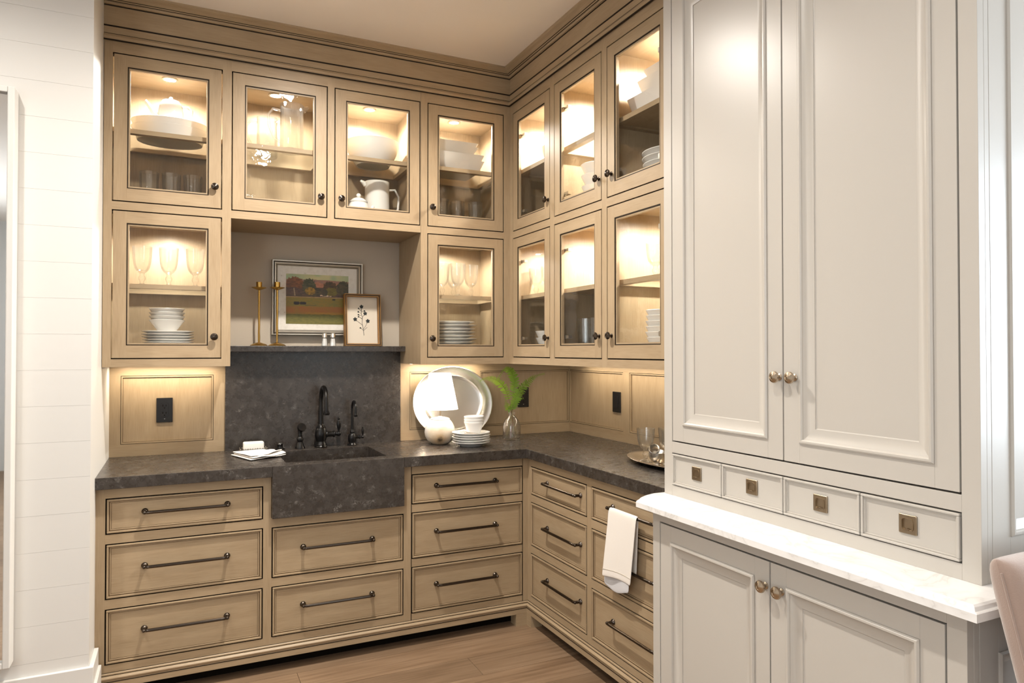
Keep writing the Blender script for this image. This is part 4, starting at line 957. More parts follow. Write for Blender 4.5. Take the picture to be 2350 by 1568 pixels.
# soap and rack
x, y = 0.335, 3.715
t = thing('soap_rack', 'silver rack with small upright posts under the soap bar', 'soap rack', (x, y, ZT))
m = MB()
for yy in (-0.030, 0.030):
    for i in range(12): m.tube([(x - 0.062 + 0.124 * i / 11, y + yy, ZT), (x - 0.062 + 0.124 * i / 11, y + yy, ZT + 0.019)], 0.0016, 6)
    for i in range(12): m.ball((x - 0.062 + 0.124 * i / 11, y + yy, ZT + 0.020), 0.0026, 8, 6)
ob('posts', m, 'old_silver', t)
ob('tray', MB().box(WORLD, x - 0.066, x + 0.066, y - 0.034, y + 0.034, ZT + 0.006, ZT + 0.010), 'old_silver', t, 0.001)
m = MB().box(WORLD, x - 0.049, x + 0.049, y - 0.022, y + 0.022, ZT + 0.0105, ZT + 0.052)
o = ob('soap_bar', m, 'soap', bevel=0.007, loc=(x, y, ZT + 0.0105)); tag(o, 'white bar of soap standing on the silver rack', 'soap')
# folded linen cloth: layered, wavy sheets
def sheet(fn, nu, nv, mat, name, parent, thick=0.003, sub=1):
    m = MB().grid([[Vector(fn(i / (nu - 1), j / (nv - 1))) for j in range(nv)] for i in range(nu)])
    o = ob(name, m, mat, parent, sharp=0, recalc=False)
    s = o.modifiers.new('thickness', 'SOLIDIFY'); s.thickness = thick; s.offset = 0
    if sub: u = o.modifiers.new('smooth', 'SUBSURF'); u.levels = sub; u.render_levels = sub
    return o
t = thing('linen_cloth', 'folded cream linen napkin lying beside the sink', 'napkin', (0.335, 3.54, ZT))
A_, B_, C_, D_ = P(0.212, 3.630, 0), P(0.372, 3.662, 0), P(0.478, 3.500, 0), P(0.292, 3.392, 0)
for L_, (dz, sh) in enumerate(((0.0045, 0.0), (0.0115, 0.006), (0.0185, -0.004))):
    def fn(u, v, dz=dz, sh=sh, L_=L_):
        p = (A_ * (1 - u) + B_ * u) * (1 - v) + (D_ * (1 - u) + C_ * u) * v
        k = 0.93 - 0.05 * L_
        c0 = (A_ + B_ + C_ + D_) / 4; p = c0 + (p - c0) * k + P(sh, -sh, 0)
        w = 0.0035 * math.sin(9 * u + 2 * L_) * math.sin(4 * v + L_) * v + 0.010 * max(0, u - 0.45) * v * (1 + math.sin(14 * v + 3 * L_)) * (L_ + 1) / 2.2
        return (p.x, p.y + 0.006 * math.sin(7 * u + L_) * v, ZT + dz + max(0, w) + 0.001)
    sheet(fn, 16, 16, 'linen', 'fold', t, 0.004)

# ------------------------------------------------------------------ worktop: corner group
# oval silver platter leaning on the panelling
def leaning(name, prof, segs, loc, tilt, mat, lab, cat, sx=1, sy=1):
    me = lathe_mesh(name, prof, mat, segs, 0, sx, sy, 30)
    o = bpy.data.objects.new(name, me); COL.objects.link(o); o.location = loc; o.rotation_euler = (PI / 2 - tilt, 0, 0); ORG[o.name] = Vector(loc)
    return tag(o, lab, cat)
RT = 0.243
prof = [(0, -0.010), (RT * .66, -0.010), (RT * .72, -0.004), (RT * .745, 0.0), (RT * .76, -0.001), (RT * .98, 0.003), (RT, 0.006), (RT, 0.0085), (RT * .985, 0.0085), (RT * .97, 0.0065), (RT * .77, 0.0025), (RT * .745, 0.0035), (RT * .72, 0.0), (RT * .66, -0.006), (0, -0.006)]
leaning('silver_platter', prof, 72, (1.424, 3.766, 1.124), math.radians(9), 'silver', 'large oval polished silver platter leaning against the panelling', 'platter', 1.0, 0.862)
# lamp
x, y = 1.284, 3.600
t = thing('table_lamp', 'small lit lamp with white shade and alabaster globe base', 'lamp', (x, y, ZT))
ob('base', MB().lathe([(0, 0.0), (0.040, 0.0), (0.047, 0.003), (0.066, 0.018), (0.080, 0.042), (0.084, 0.066), (0.080, 0.092), (0.068, 0.116), (0.056, 0.130), (0.052, 0.134), (0, 0.134)], 44, (x, y, ZT)), 'alabaster', t, sharp=50)
ob('collar', MB().lathe([(0.052, 0.1335), (0.0535, 0.135), (0.0535, 0.1375), (0.045, 0.142), (0.024, 0.147), (0.008, 0.149), (0.008, 0.152), (0, 0.152)], 36, (x, y, ZT)), 'ceramic', t)
ob('stem', MB().lathe([(0.0055, 0.152), (0.0055, 0.182), (0.013, 0.184), (0.013, 0.196), (0, 0.196)], 16, (x, y, ZT)), 'nickel', t)
sh = [(0.099, 0.190), (0.060, 0.386), (0.0575, 0.386), (0.0965, 0.190)]
ob('shade', MB().lathe(sh, 48, (x, y, ZT), close=True), 'shade', t)
ob('bulb', MB().ball((x, y, ZT + 0.262), 0.024, 16, 10, 1, 1, 1.3), 'shade', t)
l = bpy.data.lights.new('lamp_glow', 'POINT'); l.energy = 4.5; l.color = (1.0, 0.82, 0.60); l.shadow_soft_size = 0.03
o = bpy.data.objects.new('lamp_glow', l); COL.objects.link(o); o.location = (x, y, ZT + 0.305)
# side plates, cups and forks
x, y = 1.409, 3.455
SIDE = lathe_mesh('side_plate', pl_plate(0.102, 0.022, 0.56), 'ceramic', 44)
for i in range(5):
    put('side_plate', SIDE, (x + (0.002 if i % 2 else -0.001), y, ZT + 0.001 + i * 0.0125), 'white side plate, %s of the stack under the small bowls' % (ORDN[i] if i < 4 else 'topmost'), 'plate', 'side plates on the worktop', i * 0.7)
zt_ = ZT + 0.001 + 4 * 0.0125 + 0.009
CUP = lathe_mesh('small_deep_bowl', [(0, 0.002), (0.028, 0.002), (0.030, 0), (0.032, 0.002), (0.034, 0.010), (0.046, 0.040), (0.052, 0.058), (0.0535, 0.060), (0.0535, 0.068), (0.0515, 0.069), (0.050, 0.062), (0.044, 0.042), (0.031, 0.012), (0, 0.007)], 'ceramic', 44)
for i, w in enumerate(('lowest', 'middle', 'topmost')):
    put('small_bowl', CUP, (x + 0.021, y + 0.012, zt_ + i * 0.0145), 'small deep white bowl, %s of three nested on the side plates' % w, 'bowl', 'bowls on the side plates')
for i in range(3):
    t = thing('fork', 'small silver fork, %s of three lying on the top plate' % ('nearest the lamp', 'middle', 'nearest the bowls')[i], 'fork', (x - 0.05, y - 0.02, zt_), 'forks on the plates')
    a = math.radians(-35 - 9 * i); c0 = P(x - 0.052 + 0.010 * i, y - 0.002 - 0.014 * i, zt_ + 0.0095 + 0.003 * i)
    d = P(math.cos(a), math.sin(a), -0.06); s_ = P(-math.sin(a), math.cos(a), 0)
    ob('handle', MB().tube([c0, c0 + d * 0.03, c0 + d * 0.075], [0.0022, 0.0025, 0.004], 8), 'old_silver', t)
    m = MB()
    for k in (-1.5, -0.5, 0.5, 1.5): m.tube([c0 + s_ * k * 0.0015, c0 - d * 0.012 + s_ * k * 0.0036 + P(0, 0, 0.003), c0 - d * 0.034 + s_ * k * 0.0036 + P(0, 0, 0.006)], [0.0016, 0.0013, 0.0007], 6)
    ob('tines', m, 'old_silver', t)
# bottle vase with fern
x, y = 1.712, 3.585
t = thing('bottle_vase', 'clear glass bottle vase holding fern stems and a little water', 'vase', (x, y, ZT))
ob('bottle', MB().lathe([(0, 0.001), (0.046, 0), (0.051, 0.004), (0.0525, 0.012), (0.052, 0.075), (0.050, 0.090), (0.040, 0.112), (0.024, 0.130), (0.0175, 0.138), (0.0165, 0.146), (0.0195, 0.149), (0.0195, 0.158), (0.0165, 0.160), (0.0140, 0.156), (0.0140, 0.140), (0.021, 0.129), (0.037, 0.111), (0.047, 0.089), (0.049, 0.075), (0.0495, 0.014), (0.044, 0.008), (0, 0.007)], 44, (x, y, ZT)), 'glass', t)
ob('water', MB().lathe([(0, 0.008), (0.044, 0.009), (0.0488, 0.014), (0.0488, 0.042), (0.0475, 0.041), (0, 0.041)], 40, (x, y, ZT)), 'water', t)
def frond(t, pts, w, n, seed, wid=0.42):
    rr = random.Random(seed)
    # Catmull-Rom through the control points
    ctl = [Vector(p) for p in pts]; ctl = [ctl[0] * 2 - ctl[1]] + ctl + [ctl[-1] * 2 - ctl[-2]]; path = []
    for i in range(1, len(ctl) - 2):
        for k in range(8):
            u = k / 8; a, b, c_, d = ctl[i - 1:i + 3]
            path.append(0.5 * ((2 * b) + (c_ - a) * u + (2 * a - 5 * b + 4 * c_ - d) * u * u + (3 * b - a - 3 * c_ + d) * u ** 3))
    path.append(ctl[-2]); L_ = len(path)
    f = ob('frond', MB().tube(path, [0.0016 - 0.0011 * i / L_ for i in range(L_)], 6), 'stem', t)
    m = MB()
    for k in range(n):
        s = 0.30 + 0.69 * k / (n - 1); i = min(int(s * (L_ - 1)), L_ - 2); fr_ = s * (L_ - 1) - i
        p = path[i].lerp(path[i + 1], fr_); tg = (path[i + 1] - path[i]).normalized()
        side = tg.cross(P(0.43, 0.9, 0.1)).normalized(); q = (s - 0.30) / 0.7
        ln = w * (0.35 + 1.1 * math.sin(min(1, q * 1.15 + 0.12) * PI) ** 0.8) * (1 - 0.35 * q) + 0.004
        for sg in (-1, 1):
            d = (side * sg + tg * 0.55 + P(rr.uniform(-.2, .2), rr.uniform(-.3, .1), rr.uniform(-.25, .15))).normalized()
            nr = d.cross(tg).normalized(); wv = tg * ln * wid * 0.5
            pts_ = []
            for e in range(5):
                z_ = e / 4; wd = (0.55 + 0.6 * z_) * (1 - z_) ** 0.75 + 0.02
                cpt = p + d * ln * z_ - P(0, 0, 0.16) * ln * z_ * z_
                pts_.append([cpt - wv * wd + nr * 0.001, cpt + nr * 0.0022 * (1 - z_), cpt + wv * wd + nr * 0.001])
            m.grid(pts_)
    ob('leaflets', m, 'leaf', f, sharp=0, recalc=False)
t = thing('fern_sprig', 'fresh green fern fronds standing in the glass bottle', 'fern', (x, y, ZT + 0.02))
b0 = P(x + 0.012, y + 0.010, ZT + 0.02); nk = P(x, y, ZT + 0.158)
frond(t, [P(x - 0.03, y, ZT + 0.02), nk + P(-.004, 0, 0), P(x - 0.030, y - 0.01, 1.165), P(x - 0.070, y - 0.03, 1.225), P(x - 0.125, y - 0.05, 1.262), P(x - 0.185, y - 0.06, 1.272), P(x - 0.222, y - 0.06, 1.258)], 0.021, 24, 1, 0.6)
frond(t, [P(x + 0.03, y, ZT + 0.02), nk + P(.003, 0, 0), P(x + 0.012, y, 1.18), P(x + 0.012, y - 0.01, 1.255), P(x - 0.020, y - 0.02, 1.312), P(x - 0.062, y - 0.03, 1.318), P(x - 0.098, y - 0.035, 1.272)], 0.024, 28, 2, 0.6)
frond(t, [b0, nk + P(.002, -.004, 0), P(x + 0.012, y - 0.02, 1.14), P(x + 0.026, y - 0.04, 1.19), P(x + 0.040, y - 0.06, 1.236)], 0.024, 16, 3, 0.5)
frond(t, [b0, nk + P(.004, 0, 0), P(x + 0.034, y + 0.01, 1.15), P(x + 0.085, y + 0.01, 1.222), P(x + 0.145, y, 1.272), P(x + 0.205, y - 0.01, 1.290)], 0.021, 26, 4, 0.6)
frond(t, [b0, nk + P(-.003, 0.004, 0), P(x - 0.014, y + 0.01, 1.09), P(x - 0.032, y, 1.120), P(x - 0.046, y - 0.01, 1.165)], 0.015, 12, 5, 0.6)
frond(t, [b0, nk + P(0, 0.004, 0), P(x + 0.008, y, 1.11), P(x + 0.034, y - 0.02, 1.145), P(x + 0.064, y - 0.02, 1.150)], 0.016, 11, 6, 0.6)
ob('woody_stem', MB().tube([(x - 0.01, y, ZT + 0.012), (x + 0.006, y, ZT + 0.10), nk, (x + 0.035, y, ZT + 0.22), (x + 0.062, y, ZT + 0.265)], 0.0022, 8), 'brown_stem', t)

# oval tray with goblets by the hutch
x, y = 1.990, 2.500
me = lathe_mesh('oval_tray', [(0, 0.002), (0.150, 0.002), (0.160, 0.004), (0.172, 0.013), (0.205, 0.017), (0.208, 0.0185), (0.205, 0.020), (0.172, 0.0165), (0.160, 0.0075), (0.150, 0.0055), (0, 0.0055)], 'old_silver', 64, 0, 0.80, 1.42, 30)
put('oval_tray', me, (x, y, ZT + 0.0005), 'dull silver oval tray with goblets on the worktop beside the hutch', 'tray', rz=math.radians(-8))
zt_ = ZT + 0.0065
put('goblet', G_GOB, (1.912, 2.590, zt_), 'clear ball-stem goblet nearest the front of the oval tray', 'goblet', 'goblets on the oval tray')
put('goblet', G_GOB, (2.010, 2.560, zt_), 'clear ball-stem goblet at the back of the oval tray', 'goblet', 'goblets on the oval tray')
put('goblet', G_GOB, (1.965, 2.480, zt_), 'clear ball-stem goblet right of the others, nearest the hutch', 'goblet', 'goblets on the oval tray')
bx, by = 1.888, 2.470
t = thing('silver_bowl', 'small footed silver bowl on the oval tray', 'bowl', (bx, by, zt_))
ob('bowl', MB().lathe([(0, 0), (0.023, 0), (0.024, 0.003), (0.019, 0.007), (0.018, 0.010), (0.030, 0.020), (0.039, 0.040), (0.0405, 0.058), (0.039, 0.0585), (0.037, 0.040), (0.028, 0.022), (0, 0.014)], 36, (bx, by, zt_)), 'old_silver', t)
ax = Matrix.Rotation(math.radians(-42), 3, 'Z') @ Matrix.Rotation(math.radians(58), 3, 'X')
o = ob('napkin_ring', MB().lathe([(0.019, -0.016), (0.0205, -0.015), (0.0215, 0.0), (0.0225, 0.014), (0.021, 0.015), (0.0195, 0.0)], 32, (bx - 0.012, by + 0.010, zt_ + 0.068), ax, close=True), 'silver', loc=(bx, by, zt_ + 0.06)); tag(o, 'polished silver napkin ring tipped into the small silver bowl', 'napkin ring')
o = ob('napkin_ring', MB().lathe([(0.019, -0.012), (0.0205, -0.011), (0.0215, 0.0), (0.0225, 0.010), (0.021, 0.011), (0.0195, 0.0)], 32, (bx + 0.012, by - 0.012, zt_ + 0.054), Matrix.Rotation(math.radians(30), 3, 'Y'), close=True), 'silver', loc=(bx, by, zt_ + 0.05)); tag(o, 'lower silver napkin ring lying inside the small silver bowl', 'napkin ring')

# ------------------------------------------------------------------ niche
def candlestick(x, y, h, lab):
    z = 1.4475; t = thing('candlestick', lab, 'candlestick', (x, y, z), 'brass candlesticks on the ledge')
    ob('foot', MB().lathe([(0, 0), (0.043, 0), (0.0435, 0.002), (0.036, 0.008), (0.020, 0.014), (0.008, 0.018), (0, 0.018)], 32, (x, y, z)), 'brass', t)
    rr = random.Random(int(x * 1000)); pts = [P(x + rr.uniform(-.0008, .0008), y + rr.uniform(-.0006, .0006), z + 0.014 + (h - 0.052) * i / 9) for i in range(10)]; pts[0].x = pts[-1].x = x
    ob('stem', MB().tube(pts, [0.0052 + rr.uniform(-.0005, .0006) for _ in pts], 12), 'brass', t)
    ob('drip_pan', MB().lathe([(0.004, h - .042), (0.020, h - .036), (0.036, h - .029), (0.037, h - .0275), (0.020, h - .033), (0, h - .034)], 32, (x, y, z)), 'brass', t)
    ob('cup', MB().lathe([(0, h - .034), (0.0140, h - .034), (0.0145, h), (0.0125, h), (0.0120, h - .022), (0, h - .024)], 24, (x, y, z)), 'brass', t)
candlestick(0.362, 3.752, 0.326, 'slim brass candlestick, left of the pair on the stone ledge')
candlestick(0.4495, 3.746, 0.329, 'slim brass candlestick in front of the painting edge')
for px_, w in ((0.690, 'left'), (0.733, 'right')):
    z = 1.4475; t = thing('salt_shaker', 'small glass shaker with silver cap, %s of two on the ledge' % w, 'shaker', (px_, 3.745, z), 'shakers on the ledge')
    ob('glass_body', MB().lathe([(0, 0), (0.0175, 0), (0.0165, 0.010), (0.0120, 0.044), (0.0115, 0.048), (0, 0.048)], 8, (px_, 3.745, z)), 'glass', t)
    ob('salt', MB().lathe([(0, 0.002), (0.0155, 0.002), (0.0145, 0.010), (0.0110, 0.040), (0, 0.040)], 8, (px_, 3.745, z)), 'ceramic', t)
    ob('cap', MB().lathe([(0.0128, 0.046), (0.0132, 0.050), (0.0122, 0.052), (0.0135, 0.062), (0.0120, 0.067), (0, 0.069)], 20, (px_, 3.745, z)), 'silver', t)
# landscape painting
def pic_color(u, v):
    """small autumn landscape: sky, ridge, tree line, meadow, grazing cattle; u right, v up"""
    h = lambda a, b: (math.sin(a * 127.1 + b * 311.7) * 43758.5453) % 1.0
    def nz(a, b):
        i, j = math.floor(a), math.floor(b); f, g_ = a - i, b - j; f = f * f * (3 - 2 * f); g_ = g_ * g_ * (3 - 2 * g_)
        return (h(i, j) * (1 - f) + h(i + 1, j) * f) * (1 - g_) + (h(i, j + 1) * (1 - f) + h(i + 1, j + 1) * f) * g_
    mixc = lambda a, b, t_: tuple(p + (q - p) * max(0, min(1, t_)) for p, q in zip(a, b))
    n1 = nz(u * 30, v * 60); n2 = nz(u * 12 + 5, v * 14); n3 = nz(u * 60, v * 50 + 9)
    if v > 0.90 - 0.06 * abs(u - 0.45) + 0.02 * n2: c = mixc((0.38, 0.37, 0.22), (0.22, 0.30, 0.20), n2 * 1.2)
    elif v > 0.74: c = mixc((0.16, 0.105, 0.10), (0.24, 0.13, 0.09), n1) if v > 0.86 - 0.05 * n2 else mixc((0.30, 0.14, 0.10), (0.22, 0.10, 0.06), n1)
    elif v > 0.555: c = mixc((0.035, 0.028, 0.024), (0.10, 0.06, 0.045), n1 * .8)
    else:
        c = mixc((0.165, 0.115, 0.022), (0.115, 0.110, 0.030), n1)
        if v < 0.36: c = mixc(c, (0.20, 0.085, 0.022), (0.5 + n2 * .6) * (1 if v > 0.24 else max(0, (v - .17) / .07)))
        if v < 0.24 and u > 0.30: c = mixc(c, (0.24, 0.13, 0.016), n1 * (1 if v > 0.19 else 0))
        if v < 0.19 + 0.015 * n2: c = mixc((0.055, 0.060, 0.014), (0.105, 0.095, 0.022), n1 * .7 + (0.19 - v) * 2)
        if v > 0.53: c = mixc((0.17, 0.12, 0.05), (0.25, 0.17, 0.08), n1)
    if 0.565 < v < 0.60 and 0.54 < u < 0.72 and n3 > .35: c = (0.42, 0.33, 0.25)
    for cx_, cy_, rx, ry, a, b in ((0.14, 0.80, .14, .145, (0.16, 0.065, 0.028), (0.075, 0.035, 0.02)), (0.12, 0.66, .13, .08, (0.045, 0.03, 0.03), (0.08, 0.05, 0.04)), (0.36, 0.77, .11, .15, (0.030, 0.036, 0.020), (0.07, 0.07, 0.04)), (0.43, 0.65, .14, .09, (0.026, 0.024, 0.018), (0.06, 0.05, 0.03)),
                                  (0.38, 0.665, .085, .075, (0.26, 0.15, 0.025), (0.11, 0.075, 0.02)), (0.70, 0.755, .11, .12, (0.07, 0.04, 0.02), (0.03, 0.025, 0.016)), (0.72, 0.665, .115, .085, (0.125, 0.105, 0.025), (0.07, 0.06, 0.02)), (0.92, 0.74, .12, .15, (0.03, 0.03, 0.018), (0.065, 0.055, 0.035)), (0.61, 0.64, .05, .07, (0.03, 0.03, 0.02), (0.05, 0.04, 0.03))):
        d = ((u - cx_) / rx) ** 2 + ((v - cy_) / ry) ** 2
        if d < 0.72 + 0.55 * n3: c = mixc(a, b, n1 * 1.3 - .15 + (cy_ - v) * 2)
    if abs(u - 0.135 + (v - .6) * .10) < 0.010 and 0.565 < v < 0.72: c = (0.20, 0.15, 0.10)
    for cx_, cy_, rx, ry in ((0.165, 0.418, .045, .030), (0.265, 0.418, .050, .028), (0.76, 0.505, .024, .016)):
        if ((u - cx_) / rx) ** 4 + ((v - cy_) / ry) ** 4 < 1: c = (0.014, 0.014, 0.018)
    if 0.30 < u < 0.48 and 0.375 < v < 0.388: c = (0.07, 0.06, 0.03)
    return c
def picture_mesh(fr, u0, u1, v0, v1, n, nu, nv):
    me = bpy.data.meshes.new('print'); V = []; F = []; C = []
    for j in range(nv + 1):
        for i in range(nu + 1): V.append(tuple(fr.p(u0 + (u1 - u0) * i / nu, v0 + (v1 - v0) * j / nv, n) - fr.o0))
    for j in range(nv):
        for i in range(nu):
            a = j * (nu + 1) + i; F.append((a, a + 1, a + nu + 2, a + nu + 1))
    me.from_pydata(V, [], F); ca = me.color_attributes.new('paint', 'FLOAT_COLOR', 'POINT')
    for k in range(len(V)): ca.data[k].color = (*[min(1.0, q * g_) for q, g_ in zip(pic_color((k % (nu + 1)) / nu, (k // (nu + 1)) / nv), (1.42, 1.32, 1.15))], 1)
    return me
mp_, nt, bs = newmat('oil_paint'); at = N(nt, 'ShaderNodeVertexColor'); at.layer_name = 'paint'; nt.links.new(at.outputs[0], bs.inputs['Base Color']); bs.inputs['Roughness'].default_value = 0.5
fp = FB(3.838)
t = thing('landscape_painting', 'framed autumn landscape painting with grazing cattle and wide pale mat', 'painting', (0.668, 3.82, 1.505))
X0, X1, Z0, Z1 = 0.431, 0.906, 1.506, 1.902
def mitre_frame(name, fr, X0, X1, Z0, Z1, prof, mat, parent, sharp=28):
    m = MB()
    for w, n in prof:
        for (u, v) in ((X0 + w, Z0 + w), (X1 - w, Z0 + w), (X1 - w, Z1 - w), (X0 + w, Z1 - w)): m.v.append(fr.p(u, v, n))
    k = len(prof)
    for i in range(k):
        j = (i + 1) % k
        for c_ in range(4):
            e = (c_ + 1) % 4; m.face([i * 4 + c_, i * 4 + e, j * 4 + e, j * 4 + c_], None, True)
    return ob(name, m, mat, parent, sharp=sharp)
fr_ = mitre_frame('frame', fp, X0, X1, Z0, Z1, [(0, 0), (0, 0.030), (0.002, 0.034), (0.006, 0.034), (0.008, 0.030), (0.009, 0.026), (0.012, 0.026), (0.014, 0.030), (0.018, 0.031), (0.021, 0.028), (0.023, 0.022), (0.026, 0.020), (0.029, 0.016), (0.029, 0)], 'silver_frame', t)
mitre_frame('outer_line', fp, X0 + .0085, X1 - .0085, Z0 + .0085, Z1 - .0085, [(0, 0.020), (0, 0.0268), (0.0038, 0.0268), (0.0038, 0.020)], 'frame_dark', fr_)  # dark strip along the outer groove of the frame
mitre_frame('inner_line', fp, X0 + .0235, X1 - .0235, Z0 + .0235, Z1 - .0235, [(0, 0.012), (0, 0.0222), (0.0022, 0.0212), (0.0022, 0.012)], 'frame_dark', fr_)
ob('mat_board', MB().box(fp, X0 + .028, X1 - .028, Z0 + .028, Z1 - .028, 0.004, 0.012), 'leaf_mat', t)
fp.o0 = ORG[t.name]
me = picture_mesh(fp, 0.503, 0.832, 1.5655, 1.832, 0.0126, 220, 180); me.materials.append(mp_)
o = bpy.data.objects.new('canvas', me); COL.objects.link(o); o.parent = t; o['label'] = 'autumn landscape with trees and cattle'
# botanical in a deep gilt frame
fq = Fr((0, 3.752, 1.4475), (1, 0, 0), (0, math.sin(math.radians(5)), math.cos(math.radians(5))), (0, -math.cos(math.radians(5)), math.sin(math.radians(5))))
t = thing('botanical_picture', 'small deep worn-gilt frame with a dark flower sprig, leaning in front of the painting', 'picture', (0.9, 3.76, 1.4475))
a, b, hh = 0.798, 0.996, 0.286
fr_ = mitre_frame('frame', fq, a, b, 0.0005, hh, [(0, -0.030), (0, 0.008), (0.001, 0.010), (0.004, 0.010), (0.005, 0.005), (0.009, 0.005), (0.010, 0.007), (0.014, 0.006), (0.015, -0.006), (0.015, -0.030)], 'gold_frame', t)
mitre_frame('dark_line', fq, a + .0048, b - .0048, 0.0053, hh - .0048, [(0, 0.0), (0, 0.0058), (0.0044, 0.0058), (0.0044, 0.0)], 'frame_dark', fr_)
ob('paper', MB().box(fq, a + .014, b - .014, 0.0145, hh - .014, -0.022, -0.016), 'paper', t)
def Q(u, v): return fq.p(a + (b - a) * u, hh * v, -0.0152)
m = MB()
main = [(0.545, 0.215), (0.535, 0.32), (0.50, 0.44), (0.51, 0.55), (0.48, 0.64), (0.49, 0.74)]
def br(pts, r=0.0010): m.tube([Q(*p) for p in pts], r, 5)
br(main, 0.0012)
for pts in ([(0.535, .33), (0.60, .40), (0.65, .47)], [(0.52, .40), (0.42, .46), (0.33, .51)], [(0.54, .30), (0.46, .36)], [(0.545, .31), (0.64, .37)], [(0.505, .56), (0.58, .62)], [(0.505, .53), (0.42, .57)], [(0.49, .63), (0.41, .66)], [(0.50, .60), (0.41, .60)], [(0.485, .68), (0.42, .72)], [(0.49, .66), (0.56, .68)]): br(pts, 0.0008)
def dot(u, v, r):
    c0 = Q(u, v); m.lathe([(0, -0.0004), (r, -0.0003), (r, 0.0004), (0, 0.0006)], 9, c0, Matrix((fq.eu, fq.ev, fq.en)).transposed())
for u, v, r in ((0.66, .49, .0085), (0.31, .52, .0085), (0.59, .635, .0080), (0.49, .765, .0080), (0.45, .355, .0042), (0.405, .57, .0042), (0.40, .61, .004), (0.40, .665, .0045), (0.41, .73, .0042), (0.57, .685, .0042)):
    dot(u, v, r)
    if r > .007:
        for k in range(5): dot(u + 0.040 * math.cos(k * 1.256 + .4), v + 0.028 * math.sin(k * 1.256 + .4), r * 0.42)
ob('flower_sprig', m, 'ink', t, recalc=False)

# ------------------------------------------------------------------ black outlets and switch on the panelling
def plate(fr, u0, u1, v0, v1, lab, kind):
    t = thing('wall_outlet' if kind != 'switch' else 'wall_switch', lab, 'outlet' if kind != 'switch' else 'switch', tuple(fr.p((u0 + u1) / 2, v0, -0.008)))
    ob('cover', MB().box(fr, u0, u1, v0, v1, -0.010, -0.004), 'plastic', t, 0.002)
    uc = (u0 + u1) / 2; hw = 0.0165 if kind == 'outlet' else 0.012
    if kind in ('outlet', 'plain'):
        i_ = ob('insert', MB().box(fr, uc - hw, uc + hw, v0 + 0.026, v1 - 0.026, -0.005, -0.0028), 'plastic', t, 0.001)
        m = MB()
        for vc in (v0 + 0.042, v1 - 0.042):
            m.box(fr, uc - 0.009, uc - 0.006, vc, vc + 0.010, -0.003, -0.0026); m.box(fr, uc + 0.006, uc + 0.008, vc, vc + 0.009, -0.003, -0.0026); m.box(fr, uc - 0.002, uc + 0.002, vc - 0.010, vc - 0.005, -0.003, -0.0026)
        ob('slots', m, 'gap', i_)
        ob('indicator', MB().box(fr, uc - 0.002, uc + 0.003, v0 + 0.016, v0 + 0.018, -0.0045, -0.0037), 'steel', t)
    else:
        ob('rocker', MB().box(fr, uc - 0.016, uc + 0.016, v0 + 0.024, v1 - 0.024, -0.005, -0.002), 'plastic', t, 0.001)
plate(FB(YW), -0.104, -0.032, 1.071, 1.191, 'black double wall outlet on the left panel beside the shiplap', 'outlet')
plate(FB(YW), 1.866, 1.940, 1.077, 1.197, 'black wall outlet half hidden behind the fern', 'plain')
plate(FX(XW), -3.334, -3.256, 1.074, 1.190, 'black wall switch on the right-hand panel', 'switch')

# ------------------------------------------------------------------ towel on the drawer pull
t = thing('hand_towel', 'white linen hand towel hanging over the top right drawer pull', 'towel', (1.59, 2.35, 0.76))
HZt = 0.763 + 0.0065; HX = XB + 0.0065 - 0.034
def front(u, v):      # u: 0 far (high Y) .. 1 near; v: 0 top .. 1 hem
    y0 = 2.434 - 0.193 * u; y1 = 2.468 - 0.196 * u
    drop = 0.282 - 0.012 * u
    if v < 0.12:
        a = v / 0.12 * PI / 2; return (HX - 0.009 * math.sin(a), y0, HZt + 0.004 - 0.010 * (1 - math.cos(a)))
    k = (v - 0.12) / 0.88
    return (HX - 0.009 - 0.010 * k - 0.004 * k * math.sin(5 * u + .6), y0 + (y1 - y0) * k, HZt - 0.006 - drop * k + 0.010 * math.sin(3 * u) * k * k)
sheet(front, 12, 16, 'linen', 'front_layer', t, 0.003)
ob('hem_stitch', MB().tube([P(*front(i / 11, 0.90)) + P(-0.0026, 0, 0) for i in range(12)], 0.0008, 5), 'paper', t)
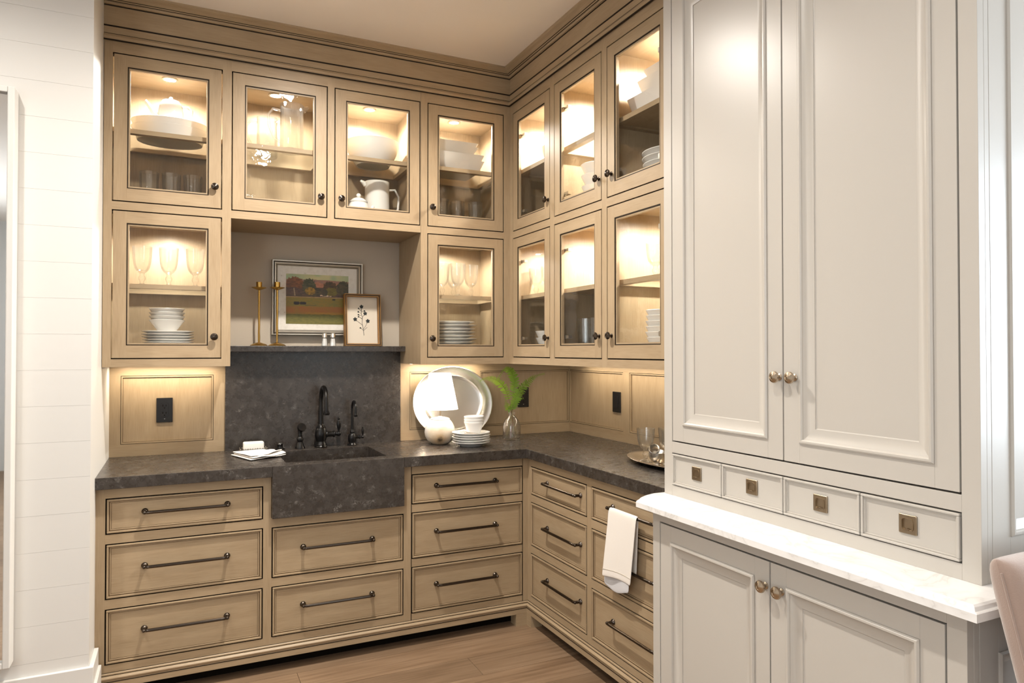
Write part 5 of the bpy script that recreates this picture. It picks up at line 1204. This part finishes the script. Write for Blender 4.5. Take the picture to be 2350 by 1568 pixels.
def under(u, v):
    y0 = 2.445 - 0.17 * u; y1 = 2.470 - 0.180 * u; k = v
    return (HX - 0.004 - 0.006 * k + 0.004 * math.sin(6 * u), y0 + (y1 - y0) * k, HZt - 0.002 - (0.318 + 0.016 * math.sin(4 * u)) * k)
sheet(under, 12, 14, 'towel_shaded', 'under_layer', t, 0.003)
def back(u, v):
    y0 = 2.434 - 0.186 * u; y1 = 2.444 - 0.168 * u
    return (HX + 0.007 + 0.006 * v + 0.004 * math.sin(8 * u) * v, y0 + (y1 - y0) * v, HZt + 0.003 - 0.243 * v)
sheet(back, 12, 14, 'linen', 'back_layer', t, 0.003)

# ------------------------------------------------------------------ upholstered chair at the right edge
t = thing('dining_chair', 'blush upholstered dining chair at the right edge beside the hutch', 'chair', (1.672, 0.5, 0))
def padded(fn, nu, nv): pass
def back_pt(u, v, f):          # u across, v up, f -1 front .. 1 back
    xw = 0.25 - 0.014 * (1 - v); z = 0.44 + 0.580 * v
    yc = 0.672 + 0.138 * v
    e = max(0.0, 1 - abs(2 * u - 1) ** 14) ** 0.5 * max(0.0, 1 - abs(2 * v - 1) ** 18) ** 0.5
    return P(1.672 + (2 * u - 1) * xw, yc + f * 0.040 * e, z)
m = MB(); nu, nv = 25, 29
def uu(i, n): q = i / (n - 1); return 0.5 - 0.5 * math.cos(PI * q)
m.grid([[back_pt(uu(i, nu), uu(j, nv), -1) for j in range(nv)] for i in range(nu)]); m.grid([[back_pt(uu(i, nu), uu(j, nv), 1) for j in range(nv)] for i in reversed(range(nu))])
bk = ob('backrest', m, 'velvet', t, sharp=60)
ob('piping', MB().tube([back_pt(0.0, 0.03 + 0.93 * i / 16, 0.0) + P(-0.0005, -0.004, 0) for i in range(17)], 0.0025, 6), 'velvet', bk)
m = MB().box(WORLD, 1.422, 1.922, 0.22, 0.72, 0.36, 0.48); ob('seat', m, 'velvet', t, 0.03)
for sx, sy in ((1.45, 0.25), (1.89, 0.25), (1.455, 0.69), (1.885, 0.69)):
    ob('leg', MB().lathe([(0, 0), (0.014, 0), (0.022, 0.37), (0, 0.37)], 12, (sx, sy, 0)), 'leg', t)
